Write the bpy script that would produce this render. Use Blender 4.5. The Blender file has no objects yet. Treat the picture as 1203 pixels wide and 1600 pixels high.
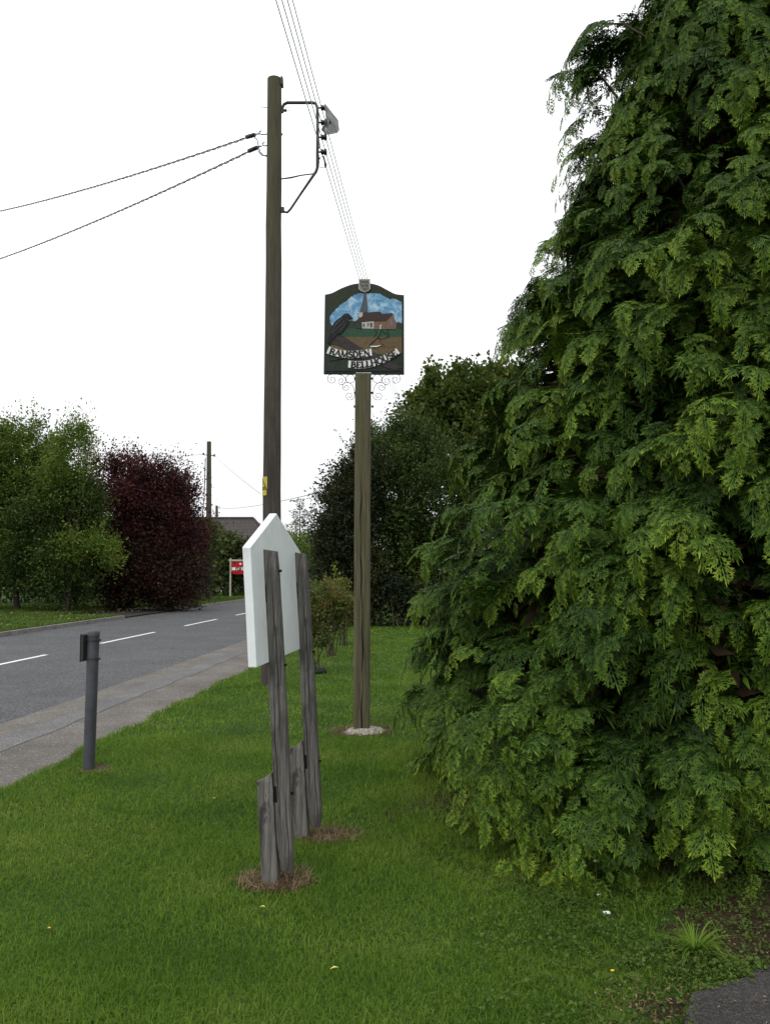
import bpy, bmesh, math, random
import numpy as np
from mathutils import Vector, Matrix

random.seed(7)
rng = np.random.default_rng(11)
scene = bpy.context.scene
COL = scene.collection
R = math.radians

# ------------------------------------------------------------------ camera
F = 1300.0                       # focal length in photo pixels (photo 1203 x 1600)
CAM_H = 1.6
PITCH = math.atan(92.0 / F)
cam_d = bpy.data.cameras.new('camera')
cam = bpy.data.objects.new('camera', cam_d)
COL.objects.link(cam)
cam_d.sensor_fit = 'VERTICAL'
cam_d.sensor_height = 24.0
cam_d.sensor_width = 24.0 * 1203 / 1600
cam_d.lens = 24.0 * F / 1600
cam_d.clip_end = 6000
cam_d.clip_start = 0.05
cam.location = (0, 0, CAM_H)
cam.rotation_euler = (math.pi / 2 + PITCH, 0, 0)
scene.camera = cam

# ------------------------------------------------------------------ world and sun (bright overcast)
SUN_EL, SUN_AZ = 52.0, 205.0     # behind the camera, a little to the left (azimuth clockwise from +Y)
world = bpy.data.worlds.new('World')
scene.world = world
world.use_nodes = True
wn = world.node_tree
for n in list(wn.nodes):
    wn.nodes.remove(n)
w_out = wn.nodes.new('ShaderNodeOutputWorld')
w_bg = wn.nodes.new('ShaderNodeBackground')
w_sky = wn.nodes.new('ShaderNodeTexSky')
w_sky.sky_type = 'NISHITA'
w_sky.sun_disc = False
w_sky.sun_elevation = R(SUN_EL)
w_sky.sun_rotation = R(SUN_AZ)
w_sky.dust_density = 4.0
w_hs = wn.nodes.new('ShaderNodeHueSaturation')
w_hs.inputs['Saturation'].default_value = 0.12
w_mix = wn.nodes.new('ShaderNodeMixRGB')
w_mix.inputs[0].default_value = 0.85
w_tc = wn.nodes.new('ShaderNodeTexCoord')
w_sp = wn.nodes.new('ShaderNodeSeparateXYZ')
w_rp = wn.nodes.new('ShaderNodeMapRange')          # overcast cloud: brighter overhead than at the horizon
w_rp.inputs[3].default_value = 7.4
w_rp.inputs[4].default_value = 14.0
w_cc = wn.nodes.new('ShaderNodeMixRGB'); w_cc.blend_type = 'MULTIPLY'; w_cc.inputs[0].default_value = 1
w_cc.inputs[1].default_value = (.985, 1.0, 1.02, 1)
wn.links.new(w_tc.outputs['Generated'], w_sp.inputs[0])
wn.links.new(w_sp.outputs['Z'], w_rp.inputs[0])
wn.links.new(w_rp.outputs[0], w_cc.inputs[2])
wn.links.new(w_cc.outputs[0], w_mix.inputs[2])
wn.links.new(w_sky.outputs[0], w_hs.inputs['Color'])
wn.links.new(w_hs.outputs[0], w_mix.inputs[1])
wn.links.new(w_mix.outputs[0], w_bg.inputs['Color'])
w_bg.inputs['Strength'].default_value = 0.15
wn.links.new(w_bg.outputs[0], w_out.inputs['Surface'])

sun_d = bpy.data.lights.new('sun', 'SUN')
sun_d.energy = 0.8
sun_d.angle = R(25)
sun_d.color = (1.0, 0.96, 0.9)
sun = bpy.data.objects.new('sun', sun_d)
COL.objects.link(sun)
_sd = Vector((math.sin(R(SUN_AZ)) * math.cos(R(SUN_EL)), math.cos(R(SUN_AZ)) * math.cos(R(SUN_EL)), math.sin(R(SUN_EL))))
sun.rotation_euler = _sd.to_track_quat('Z', 'Y').to_euler()

scene.view_settings.view_transform = 'Standard'
scene.view_settings.look = 'None'
scene.view_settings.exposure = 0.0
scene.view_settings.gamma = 1.0
scene.render.film_transparent = False
scene.cycles.max_bounces = 8
scene.cycles.transparent_max_bounces = 8

# ------------------------------------------------------------------ helpers
SP, CP = math.sin(PITCH), math.cos(PITCH)

def ray(px, py):
    u = (px - 601.5) / F
    v = -(py - 800.0) / F
    return Vector((u, CP - SP * v, SP + CP * v))

def at(px, py, Y):
    d = ray(px, py)
    return Vector((0, 0, CAM_H)) + d * (Y / d.y)

def ground(px, py, z=0.0):
    d = ray(px, py)
    return Vector((0, 0, CAM_H)) + d * ((z - CAM_H) / d.z)

def link(o):
    COL.objects.link(o)
    return o

def tag(o, label=None, cat=None, group=None, kind=None):
    if label: o['label'] = label
    if cat: o['category'] = cat
    if group: o['group'] = group
    if kind: o['kind'] = kind
    return o

def thing(name, label, cat, loc=(0, 0, 0), group=None):
    o = bpy.data.objects.new(name, None)
    o.empty_display_size = 0.1
    o.location = loc
    link(o)
    return tag(o, label, cat, group)

class MB:
    """collects verts / faces in world coordinates, linked as one mesh object"""
    def __init__(s):
        s.v, s.f, s.sm = [], [], []
    def add(s, vs, fs, smooth=False):
        o = len(s.v)
        s.v += [tuple(x) for x in vs]
        for f in fs:
            s.f.append(tuple(i + o for i in f)); s.sm.append(smooth)
    def box(s, c, size, M=None):
        hx, hy, hz = size[0] / 2, size[1] / 2, size[2] / 2
        vs = [Vector((x, y, z)) for x in (-hx, hx) for y in (-hy, hy) for z in (-hz, hz)]
        if M is not None: vs = [M @ v for v in vs]
        vs = [v + Vector(c) for v in vs]
        s.add(vs, [(0, 1, 3, 2), (4, 6, 7, 5), (0, 4, 5, 1), (2, 3, 7, 6), (0, 2, 6, 4), (1, 5, 7, 3)])
    def tube(s, pts, r, n=8, cap=True, smooth=True):
        pts = [Vector(p) for p in pts]
        rs = r if isinstance(r, (list, tuple, np.ndarray)) else [r] * len(pts)
        ref = None
        rings = []
        for i, p in enumerate(pts):
            a = pts[max(i - 1, 0)]; b = pts[min(i + 1, len(pts) - 1)]
            t = (b - a)
            if t.length < 1e-9: t = Vector((0, 0, 1))
            t.normalize()
            if ref is None:
                ref = Vector((1, 0, 0)) if abs(t.x) < 0.9 else Vector((0, 1, 0))
            e1 = (ref - t * ref.dot(t))
            if e1.length < 1e-6: e1 = t.orthogonal()
            e1.normalize(); ref = e1
            e2 = t.cross(e1)
            rings.append([p + (e1 * math.cos(2 * math.pi * k / n) + e2 * math.sin(2 * math.pi * k / n)) * rs[i] for k in range(n)])
        vs = [v for ring in rings for v in ring]
        fs = []
        for i in range(len(pts) - 1):
            for k in range(n):
                fs.append((i * n + k, i * n + (k + 1) % n, (i + 1) * n + (k + 1) % n, (i + 1) * n + k))
        s.add(vs, fs, smooth)
        if cap:
            s.add(rings[0], [tuple(range(n))[::-1]]); s.add(rings[-1], [tuple(range(n))])
    def prism(s, poly, M, t0, t1):
        """poly 2-D list extruded from t0 to t1 along local y of frame M (maps (x, t, z))"""
        n = len(poly)
        a = [M @ Vector((p[0], t0, p[1])) for p in poly]
        b = [M @ Vector((p[0], t1, p[1])) for p in poly]
        s.add(a + b, [tuple(range(n)), tuple(range(2 * n - 1, n - 1, -1))] + [(i, i + n, (i + 1) % n + n, (i + 1) % n) for i in range(n)])
    def build(s, name, mat, parent=None, bevel=0.0, origin=None):
        me = bpy.data.meshes.new(name)
        o0 = Vector(origin) if origin is not None else (parent.matrix_world.translation.copy() if parent is not None and False else Vector((0, 0, 0)))
        me.from_pydata([Vector(v) - o0 for v in s.v], [], s.f)
        me.polygons.foreach_set('use_smooth', s.sm)
        me.materials.append(mat)
        bm = bmesh.new(); bm.from_mesh(me)
        bmesh.ops.recalc_face_normals(bm, faces=bm.faces)
        bm.to_mesh(me); bm.free()
        ob = bpy.data.objects.new(name, me)
        ob.location = o0
        link(ob)
        if parent is not None:
            ob.parent = parent
            ob.matrix_parent_inverse = Matrix.Translation(parent.location).inverted()
        if bevel > 0:
            m = ob.modifiers.new('bevel', 'BEVEL'); m.width = bevel; m.segments = 2
            m.limit_method = 'ANGLE'; m.angle_limit = R(40)
        return ob

def np_mesh(name, verts, faces4, mat, parent=None, attrs=None, smooth=False):
    """large mesh from numpy arrays: verts (N,3), faces (M,3 or 4)"""
    me = bpy.data.meshes.new(name)
    k = faces4.shape[1]
    me.vertices.add(len(verts)); me.vertices.foreach_set('co', np.ascontiguousarray(verts, dtype=np.float32).ravel())
    me.loops.add(faces4.size); me.loops.foreach_set('vertex_index', np.ascontiguousarray(faces4, dtype=np.int32).ravel())
    me.polygons.add(len(faces4))
    me.polygons.foreach_set('loop_start', np.arange(0, faces4.size, k, dtype=np.int32))
    me.polygons.foreach_set('loop_total', np.full(len(faces4), k, dtype=np.int32))
    if smooth: me.polygons.foreach_set('use_smooth', np.ones(len(faces4), dtype=bool))
    me.update(calc_edges=True)
    for an, arr in (attrs or {}).items():
        at_ = me.attributes.new(an, 'FLOAT', 'POINT'); at_.data.foreach_set('value', np.ascontiguousarray(arr, dtype=np.float32))
    me.materials.append(mat)
    ob = bpy.data.objects.new(name, me)
    link(ob)
    if parent is not None:
        ob.parent = parent
        ob.matrix_parent_inverse = Matrix.Translation(parent.location).inverted()
    return ob

# ------------------------------------------------------------------ materials
def new_mat(name):
    m = bpy.data.materials.new(name); m.use_nodes = True
    nt = m.node_tree
    bs = nt.nodes['Principled BSDF']
    return m, nt, bs

def N(nt, t, **kw):
    n = nt.nodes.new(t)
    for k, v in kw.items():
        if k in n.inputs: n.inputs[k].default_value = v
        else: setattr(n, k, v)
    return n

def c4(c): return (c[0], c[1], c[2], 1)

def ramp(nt, fac, stops):
    r = nt.nodes.new('ShaderNodeValToRGB')
    el = r.color_ramp.elements
    while len(el) > 1: el.remove(el[-1])
    el[0].position = stops[0][0]; el[0].color = c4(stops[0][1])
    for p, c in stops[1:]:
        e = el.new(p); e.color = c4(c)
    nt.links.new(fac, r.inputs[0])
    return r

def plain(name, col, rough=0.6, metal=0.0, var=0.25, scale=8.0, bump=0.0, spec=0.3, dirt=None, coords='Object', stretch=(1, 1, 1), detail=6, bscale=None):
    m, nt, bs = new_mat(name)
    tc = N(nt, 'ShaderNodeTexCoord')
    mp = N(nt, 'ShaderNodeMapping'); mp.inputs['Scale'].default_value = stretch
    nt.links.new(tc.outputs[coords], mp.inputs[0])
    nz = N(nt, 'ShaderNodeTexNoise', Scale=scale, Detail=detail, Roughness=0.65)
    nt.links.new(mp.outputs[0], nz.inputs['Vector'])
    lo = tuple(x * (1 - var) for x in col); hi = tuple(min(1, x * (1 + var)) for x in col)
    stops = [(0.3, lo), (0.7, hi)]
    if dirt: stops = [(0.3, dirt), (0.42, lo), (0.7, hi)]
    r = ramp(nt, nz.outputs['Fac'], stops)
    nt.links.new(r.outputs[0], bs.inputs['Base Color'])
    bs.inputs['Roughness'].default_value = rough
    bs.inputs['Metallic'].default_value = metal
    bs.inputs['Specular IOR Level'].default_value = spec
    if bump > 0:
        n2 = N(nt, 'ShaderNodeTexNoise', Scale=(bscale or scale * 4), Detail=5, Roughness=0.7)
        nt.links.new(mp.outputs[0], n2.inputs['Vector'])
        b = N(nt, 'ShaderNodeBump', Strength=bump, Distance=0.01)
        nt.links.new(n2.outputs['Fac'], b.inputs['Height'])
        nt.links.new(b.outputs[0], bs.inputs['Normal'])
    return m

def wood(name, dark, mid, light, patch=None, fine=55.0, bump=0.6, pscale=5.0, hard=.1, algae=None):
    """weathered timber, grain along object Z"""
    m, nt, bs = new_mat(name)
    tc = N(nt, 'ShaderNodeTexCoord')
    mp = N(nt, 'ShaderNodeMapping'); mp.inputs['Scale'].default_value = (1, 1, 0.045)
    nt.links.new(tc.outputs['Object'], mp.inputs[0])
    nz = N(nt, 'ShaderNodeTexNoise', Scale=fine, Detail=6, Roughness=0.7, Distortion=0.6)
    nt.links.new(mp.outputs[0], nz.inputs['Vector'])
    r = ramp(nt, nz.outputs['Fac'], [(0.28, dark), (0.5, mid), (0.75, light)])
    col = r.outputs[0]
    n2 = N(nt, 'ShaderNodeTexNoise', Scale=pscale, Detail=5, Roughness=0.65)
    mp2 = N(nt, 'ShaderNodeMapping'); mp2.inputs['Scale'].default_value = (1, 1, 0.35)
    nt.links.new(tc.outputs['Object'], mp2.inputs[0]); nt.links.new(mp2.outputs[0], n2.inputs['Vector'])
    if patch is None: patch = tuple(x * 0.55 for x in mid)
    mr = N(nt, 'ShaderNodeMapRange'); mr.inputs[1].default_value = 0.56 - hard; mr.inputs[2].default_value = 0.56 + hard
    mr.inputs[4].default_value = 0.75
    nt.links.new(n2.outputs['Fac'], mr.inputs[0])
    mx = N(nt, 'ShaderNodeMixRGB'); mx.inputs[2].default_value = c4(patch)
    nt.links.new(mr.outputs[0], mx.inputs[0]); nt.links.new(col, mx.inputs[1])
    out = mx.outputs[0]
    if algae:
        sp = N(nt, 'ShaderNodeSeparateXYZ'); nt.links.new(tc.outputs['Object'], sp.inputs[0])
        m2 = N(nt, 'ShaderNodeMapRange'); m2.inputs[1].default_value = 3.0; m2.inputs[2].default_value = 7.5; m2.inputs[4].default_value = .5
        nt.links.new(sp.outputs['Z'], m2.inputs[0])
        m3 = N(nt, 'ShaderNodeMath', operation='MULTIPLY'); nt.links.new(m2.outputs[0], m3.inputs[0]); nt.links.new(nz.outputs['Fac'], m3.inputs[1])
        m4 = N(nt, 'ShaderNodeMath', operation='MULTIPLY'); m4.inputs[1].default_value = 1.6; m4.use_clamp = True; nt.links.new(m3.outputs[0], m4.inputs[0])
        ma = N(nt, 'ShaderNodeMixRGB'); ma.inputs[2].default_value = c4(algae); nt.links.new(m4.outputs[0], ma.inputs[0]); nt.links.new(out, ma.inputs[1]); out = ma.outputs[0]
    nt.links.new(out, bs.inputs['Base Color'])
    bs.inputs['Roughness'].default_value = 0.85
    bs.inputs['Specular IOR Level'].default_value = 0.2
    b = N(nt, 'ShaderNodeBump', Strength=bump, Distance=0.006)
    nt.links.new(nz.outputs['Fac'], b.inputs['Height']); nt.links.new(b.outputs[0], bs.inputs['Normal'])
    return m

def foliage(name, stops, trans=0.28, tip=0.0, rough=0.6, spec=0.12, patch=0.35, pscale=0.7):
    """leaf material: colour from the per-leaf attribute rnd (+ tip), slow patches by position, part translucent"""
    m, nt, bs = new_mat(name)
    a = N(nt, 'ShaderNodeAttribute', attribute_name='rnd')
    geo = N(nt, 'ShaderNodeNewGeometry')
    nz = N(nt, 'ShaderNodeTexNoise', Scale=pscale, Detail=3)
    nt.links.new(geo.outputs['Position'], nz.inputs['Vector'])
    m1 = N(nt, 'ShaderNodeMath', operation='MULTIPLY'); m1.inputs[1].default_value = 1 - patch - tip
    nt.links.new(a.outputs['Fac'], m1.inputs[0])
    m2 = N(nt, 'ShaderNodeMath', operation='MULTIPLY_ADD'); m2.inputs[1].default_value = patch * 1.9; m2.inputs[2].default_value = -patch * 0.45
    nt.links.new(nz.outputs['Fac'], m2.inputs[0])
    s = N(nt, 'ShaderNodeMath', operation='ADD'); nt.links.new(m1.outputs[0], s.inputs[0]); nt.links.new(m2.outputs[0], s.inputs[1])
    fac = s.outputs[0]
    if tip > 0:
        t = N(nt, 'ShaderNodeAttribute', attribute_name='tip')
        m3 = N(nt, 'ShaderNodeMath', operation='MULTIPLY_ADD'); m3.inputs[1].default_value = tip
        nt.links.new(t.outputs['Fac'], m3.inputs[0]); nt.links.new(fac, m3.inputs[2])
        fac = m3.outputs[0]
    r = ramp(nt, fac, stops)
    nt.links.new(r.outputs[0], bs.inputs['Base Color'])
    bs.inputs['Roughness'].default_value = rough
    bs.inputs['Specular IOR Level'].default_value = spec
    tr = N(nt, 'ShaderNodeBsdfTranslucent')
    nt.links.new(r.outputs[0], tr.inputs['Color'])
    mx = N(nt, 'ShaderNodeMixShader'); mx.inputs[0].default_value = trans
    nt.links.new(bs.outputs[0], mx.inputs[1]); nt.links.new(tr.outputs[0], mx.inputs[2])
    nt.links.new(mx.outputs[0], nt.nodes['Material Output'].inputs['Surface'])
    return m

def aggregate(name, stops, scale=160.0, patch_dark=0.25, rough=0.9, bump=0.5, pscale=0.8, lines=False):
    """tarmac / gravelly paving: fine speckle and broad patches in world position"""
    m, nt, bs = new_mat(name)
    geo = N(nt, 'ShaderNodeNewGeometry')
    v = N(nt, 'ShaderNodeTexVoronoi', Scale=scale)
    nt.links.new(geo.outputs['Position'], v.inputs['Vector'])
    sep = N(nt, 'ShaderNodeSeparateColor'); nt.links.new(v.outputs['Color'], sep.inputs[0])
    r = ramp(nt, sep.outputs[0], stops)
    nz = N(nt, 'ShaderNodeTexNoise', Scale=pscale, Detail=8, Roughness=0.65)
    nt.links.new(geo.outputs['Position'], nz.inputs['Vector'])
    mr = N(nt, 'ShaderNodeMapRange'); mr.inputs[1].default_value = 0.3; mr.inputs[2].default_value = 0.7
    mr.inputs[3].default_value = 1 - patch_dark; mr.inputs[4].default_value = 1 + patch_dark * 0.7
    nt.links.new(nz.outputs['Fac'], mr.inputs[0])
    mx = N(nt, 'ShaderNodeMixRGB', blend_type='MULTIPLY'); mx.inputs[0].default_value = 1
    nt.links.new(r.outputs[0], mx.inputs[1]); nt.links.new(mr.outputs[0], mx.inputs[2])
    nt.links.new(mx.outputs[0], bs.inputs['Base Color'])
    bs.inputs['Roughness'].default_value = rough
    bs.inputs['Specular IOR Level'].default_value = 0.25
    b = N(nt, 'ShaderNodeBump', Strength=bump, Distance=0.004)
    nt.links.new(sep.outputs[1], b.inputs['Height']); nt.links.new(b.outputs[0], bs.inputs['Normal'])
    return m

def turf(name, stops, s1=1.6, s2=28.0):
    m, nt, bs = new_mat(name)
    geo = N(nt, 'ShaderNodeNewGeometry')
    a = N(nt, 'ShaderNodeTexNoise', Scale=s1, Detail=6, Roughness=0.6)
    b = N(nt, 'ShaderNodeTexNoise', Scale=s2, Detail=5, Roughness=0.75)
    for n in (a, b): nt.links.new(geo.outputs['Position'], n.inputs['Vector'])
    mx = N(nt, 'ShaderNodeMath', operation='MULTIPLY_ADD'); mx.inputs[1].default_value = 0.5
    nt.links.new(a.outputs['Fac'], mx.inputs[0])
    h = N(nt, 'ShaderNodeMath', operation='MULTIPLY'); h.inputs[1].default_value = 0.5
    nt.links.new(b.outputs['Fac'], h.inputs[0]); nt.links.new(h.outputs[0], mx.inputs[2])
    r = ramp(nt, mx.outputs[0], stops)
    nt.links.new(r.outputs[0], bs.inputs['Base Color'])
    bs.inputs['Roughness'].default_value = 0.95; bs.inputs['Specular IOR Level'].default_value = 0.1
    bp = N(nt, 'ShaderNodeBump', Strength=0.8, Distance=0.02)
    nt.links.new(b.outputs['Fac'], bp.inputs['Height']); nt.links.new(bp.outputs[0], bs.inputs['Normal'])
    return m

M = {}
M['asphalt'] = aggregate('asphalt', [(0, (.035, .036, .038)), (.6, (.062, .064, .066)), (1, (.15, .15, .15))], 75, .2)
M['asphalt_patch'] = aggregate('asphalt_patch', [(0, (.075, .074, .073)), (.6, (.112, .11, .108)), (1, (.18, .18, .175))], 90, .3)
M['paving'] = aggregate('paving', [(0, (.074, .065, .057)), (.5, (.112, .101, .09)), (.9, (.14, .129, .117)), (1, (.25, .235, .22))], 95, .34, bump=.5, pscale=1.4)
M['drive'] = aggregate('drive', [(0, (.022, .02, .019)), (.7, (.04, .037, .034)), (1, (.08, .075, .07))], 190, .45, bump=.6, pscale=3)
M['kerb'] = aggregate('kerb', [(0, (.1, .095, .085)), (.6, (.16, .15, .14)), (1, (.25, .24, .22))], 70, .35, pscale=2)
M['line_paint'] = plain('line_paint', (.68, .68, .66), .7, var=.12, scale=30, dirt=(.4, .4, .39), coords='Object')
M['ground'] = turf('ground', [(.3, (.02, .035, .01)), (.7, (.05, .085, .02))])
M['lawn'] = turf('lawn', [(.3, (.016, .032, .006)), (.55, (.03, .06, .01)), (.75, (.06, .075, .02))])
M['soil'] = turf('soil', [(.3, (.02, .014, .009)), (.6, (.05, .036, .022)), (.8, (.09, .07, .045))], 4, 60)
M['straw_soil'] = turf('straw_soil', [(.3, (.045, .03, .018)), (.6, (.1, .068, .042)), (.8, (.17, .12, .075))], 6, 90)
M['grass_blade'] = foliage('grass_blade', [(.02, (.044, .096, .010)), (.3, (.076, .155, .015)), (.6, (.13, .22, .023)), (.85, (.19, .24, .042)), (.97, (.32, .28, .12))], .35, patch=.58, pscale=1.3, spec=.12, rough=.65)
M['verge_blade'] = foliage('verge_blade', [(.02, (.04, .08, .012)), (.4, (.07, .13, .02)), (.85, (.12, .17, .03))], .35, patch=.4, spec=.12)
M['straw'] = foliage('straw', [(0, (.07, .045, .025)), (.6, (.18, .125, .07)), (1, (.34, .26, .15))], .2, patch=.2, spec=.15)
M['weed'] = foliage('weed', [(.05, (.03, .06, .01)), (.5, (.065, .115, .02)), (.9, (.12, .16, .035)), (1, (.2, .13, .06))], .3, patch=.45, pscale=2.0)
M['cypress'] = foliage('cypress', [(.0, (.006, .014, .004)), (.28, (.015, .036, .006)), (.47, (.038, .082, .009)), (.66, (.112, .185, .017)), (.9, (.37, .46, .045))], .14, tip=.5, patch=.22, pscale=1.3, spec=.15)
M['dead_twig'] = foliage('dead_twig', [(0, (.02, .014, .009)), (1, (.055, .036, .022))], .1, patch=.2)
M['bark_dark'] = plain('bark_dark', (.045, .035, .027), .95, var=.5, scale=14, bump=.8, stretch=(1, 1, .3))
M['leaf_green'] = foliage('leaf_green', [(.05, (.02, .042, .009)), (.35, (.05, .092, .015)), (.65, (.115, .165, .024)), (.92, (.2, .24, .04))], .32, patch=.55, pscale=.35)
M['leaf_lime'] = foliage('leaf_lime', [(.05, (.035, .07, .012)), (.5, (.1, .16, .025)), (.95, (.2, .24, .045))], .35, patch=.4, pscale=.5)
M['leaf_purple'] = foliage('leaf_purple', [(.05, (.016, .009, .010)), (.4, (.04, .016, .018)), (.7, (.095, .028, .028)), (.92, (.11, .05, .03))], .25, patch=.45, pscale=.5)
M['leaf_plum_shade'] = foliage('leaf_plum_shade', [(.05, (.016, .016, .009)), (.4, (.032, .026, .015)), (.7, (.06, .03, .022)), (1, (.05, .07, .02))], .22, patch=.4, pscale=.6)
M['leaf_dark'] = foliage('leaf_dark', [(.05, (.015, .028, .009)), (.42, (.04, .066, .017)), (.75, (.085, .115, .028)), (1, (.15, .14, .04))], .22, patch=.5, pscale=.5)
M['leaf_syc'] = foliage('leaf_syc', [(.05, (.024, .042, .011)), (.45, (.066, .098, .02)), (.8, (.13, .155, .032)), (1, (.19, .16, .045))], .3, patch=.4, pscale=.8)
M['leaf_olive'] = foliage('leaf_olive', [(.05, (.02, .03, .01)), (.5, (.045, .062, .02)), (1, (.095, .115, .035))], .25, patch=.5, pscale=.4)
M['leaf_rust'] = foliage('leaf_rust', [(.05, (.014, .02, .01)), (.5, (.03, .04, .017)), (.8, (.055, .052, .022)), (1, (.11, .05, .03))], .22, patch=.4, pscale=.8)
M['leaf_far'] = foliage('leaf_far', [(.05, (.045, .06, .03)), (.5, (.075, .105, .04)), (1, (.13, .16, .06))], .3, patch=.5, pscale=.15)
M['leaf_fir'] = foliage('leaf_fir', [(.05, (.08, .1, .075)), (1, (.15, .18, .13))], .2, patch=.3, pscale=.3)  # paled to grey-green: distance haze is put into the leaf colour
M['leaf_rose'] = foliage('leaf_rose', [(.05, (.035, .055, .014)), (.5, (.085, .115, .024)), (.75, (.15, .11, .035)), (1, (.18, .075, .04))], .35, patch=.45, pscale=2.2)
M['leaf_rose_lime'] = foliage('leaf_rose_lime', [(.05, (.08, .12, .02)), (1, (.25, .28, .045))], .35, patch=.3)
M['twig'] = plain('twig', (.06, .05, .032), .9, var=.4, scale=20)
M['pole_wood'] = wood('pole_wood', (.024, .02, .018), (.062, .052, .046), (.105, .09, .078), (.04, .035, .03), 60, algae=(.085, .088, .034))
M['post_wood'] = wood('post_wood', (.03, .026, .016), (.098, .088, .054), (.165, .15, .1), (.085, .085, .04), 45)
M['grey_wood'] = wood('grey_wood', (.035, .033, .031), (.112, .106, .099), (.235, .226, .214), (.042, .04, .037), 80, 1.0, pscale=9, hard=.07)
M['stub_wood'] = wood('stub_wood', (.04, .037, .034), (.125, .118, .108), (.24, .232, .22), (.022, .021, .02), 60, 1.0, pscale=13, hard=.03)
M['crack'] = plain('crack', (.006, .005, .004), 1, var=.2)
M['white_paint'] = plain('white_paint', (.71, .75, .75), .5, var=.05, scale=5, bump=.12, bscale=40, spec=.3, dirt=(.58, .61, .59))
M['grey_post'] = plain('grey_post', (.055, .057, .066), .55, var=.18, scale=7, bump=.08, spec=.4, dirt=(.04, .038, .036))
M['grey_plate'] = plain('grey_plate', (.035, .035, .036), .6, var=.2, scale=9)
M['steel_dark'] = plain('steel_dark', (.045, .046, .048), .55, metal=.3, var=.25, scale=12)
M['steel_galv'] = plain('steel_galv', (.2, .21, .21), .5, metal=.4, var=.3, scale=10)
M['black_rubber'] = plain('black_rubber', (.012, .012, .013), .5, var=.2)
M['porcelain'] = plain('porcelain', (.02, .018, .018), .25, var=.15, spec=.5)
M['alu_wire'] = plain('alu_wire', (.6, .6, .6), .5, var=.05)
M['cable_light'] = plain('cable_light', (.3, .3, .29), .6, var=.1)
M['yellow'] = plain('yellow', (.46, .38, .06), .5, var=.08, scale=4)
M['black'] = plain('black', (.01, .01, .01), .6, var=.1)
M['concrete'] = aggregate('concrete', [(0, (.14, .125, .1)), (.6, (.29, .27, .22)), (1, (.5, .47, .42))], 110, .35, pscale=9, bump=1)
M['red_sign'] = plain('red_sign', (.42, .012, .018), .4, var=.06, scale=5)
M['white_sign'] = plain('white_sign', (.75, .75, .74), .5, var=.05)
M['cream_post'] = plain('cream_post', (.42, .4, .33), .7, var=.12)
M['brick'] = plain('brick', (.22, .12, .085), .9, var=.3, scale=30)
M['render_wall'] = plain('render_wall', (.4, .37, .32), .9, var=.15, scale=3)
M['glass'] = plain('glass', (.02, .025, .03), .1, var=.1, spec=.6)
M['iron'] = plain('iron', (.09, .09, .095), .5, metal=.5, var=.2)
# carved and painted sign
M['p_frame'] = plain('p_frame', (.018, .021, .028), .5, var=.25, scale=14, bump=.1)
M['p_canopy'] = plain('p_canopy', (.018, .025, .009), .6, var=.5, scale=42, bump=.5, bscale=120)
M['p_cloud'] = None
M['p_trees'] = plain('p_trees', (.022, .032, .018), .6, var=.3, scale=60)
M['p_field'] = plain('p_field', (.018, .066, .032), .6, var=.3, scale=40)
M['p_earth'] = plain('p_earth', (.115, .078, .036), .6, var=.3, scale=26, stretch=(1, 1, 3))
M['p_roof'] = plain('p_roof', (.04, .021, .017), .6, var=.3, scale=60, stretch=(1, 1, 4))
M['p_brick'] = plain('p_brick', (.165, .098, .064), .6, var=.25, scale=70)
M['p_white'] = plain('p_white', (.4, .385, .35), .6, var=.2, scale=40)
M['p_spire'] = plain('p_spire', (.066, .076, .09), .6, var=.3, scale=70)
M['p_branch'] = plain('p_branch', (.033, .026, .025), .6, var=.6, scale=30, bump=.4, stretch=(1, 1, 2))
M['p_bird'] = plain('p_bird', (.013, .0115, .015), .55, var=.5, scale=30, bump=.2, spec=.2)
M['p_feather'] = plain('p_feather', (.13, .125, .15), .45, var=.25, scale=60)
M['p_grass'] = plain('p_grass', (.013, .024, .014), .6, var=.6, scale=30)
M['p_banner'] = plain('p_banner', (.7, .7, .68), .5, var=.08, scale=20)
M['p_letter'] = plain('p_letter', (.012, .012, .012), .5, var=.1)
M['crest'] = plain('crest', (.2, .18, .14), .7, var=.75, scale=75, bump=.9, bscale=90)
M['crest_rim'] = plain('crest_rim', (.42, .42, .41), .6, var=.15, scale=30)
def _sky_paint():
    m, nt, bs = new_mat('p_cloud')
    tc = N(nt, 'ShaderNodeTexCoord')
    nz = N(nt, 'ShaderNodeTexNoise', Scale=11, Detail=6, Roughness=.65, Distortion=.8)
    nt.links.new(tc.outputs['Object'], nz.inputs['Vector'])
    r = ramp(nt, nz.outputs['Fac'], [(.38, (.05, .19, .36)), (.5, (.12, .31, .49)), (.64, (.4, .54, .64))])
    nt.links.new(r.outputs[0], bs.inputs['Base Color']); bs.inputs['Roughness'].default_value = .6
    return m
M['p_cloud'] = _sky_paint()

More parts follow.
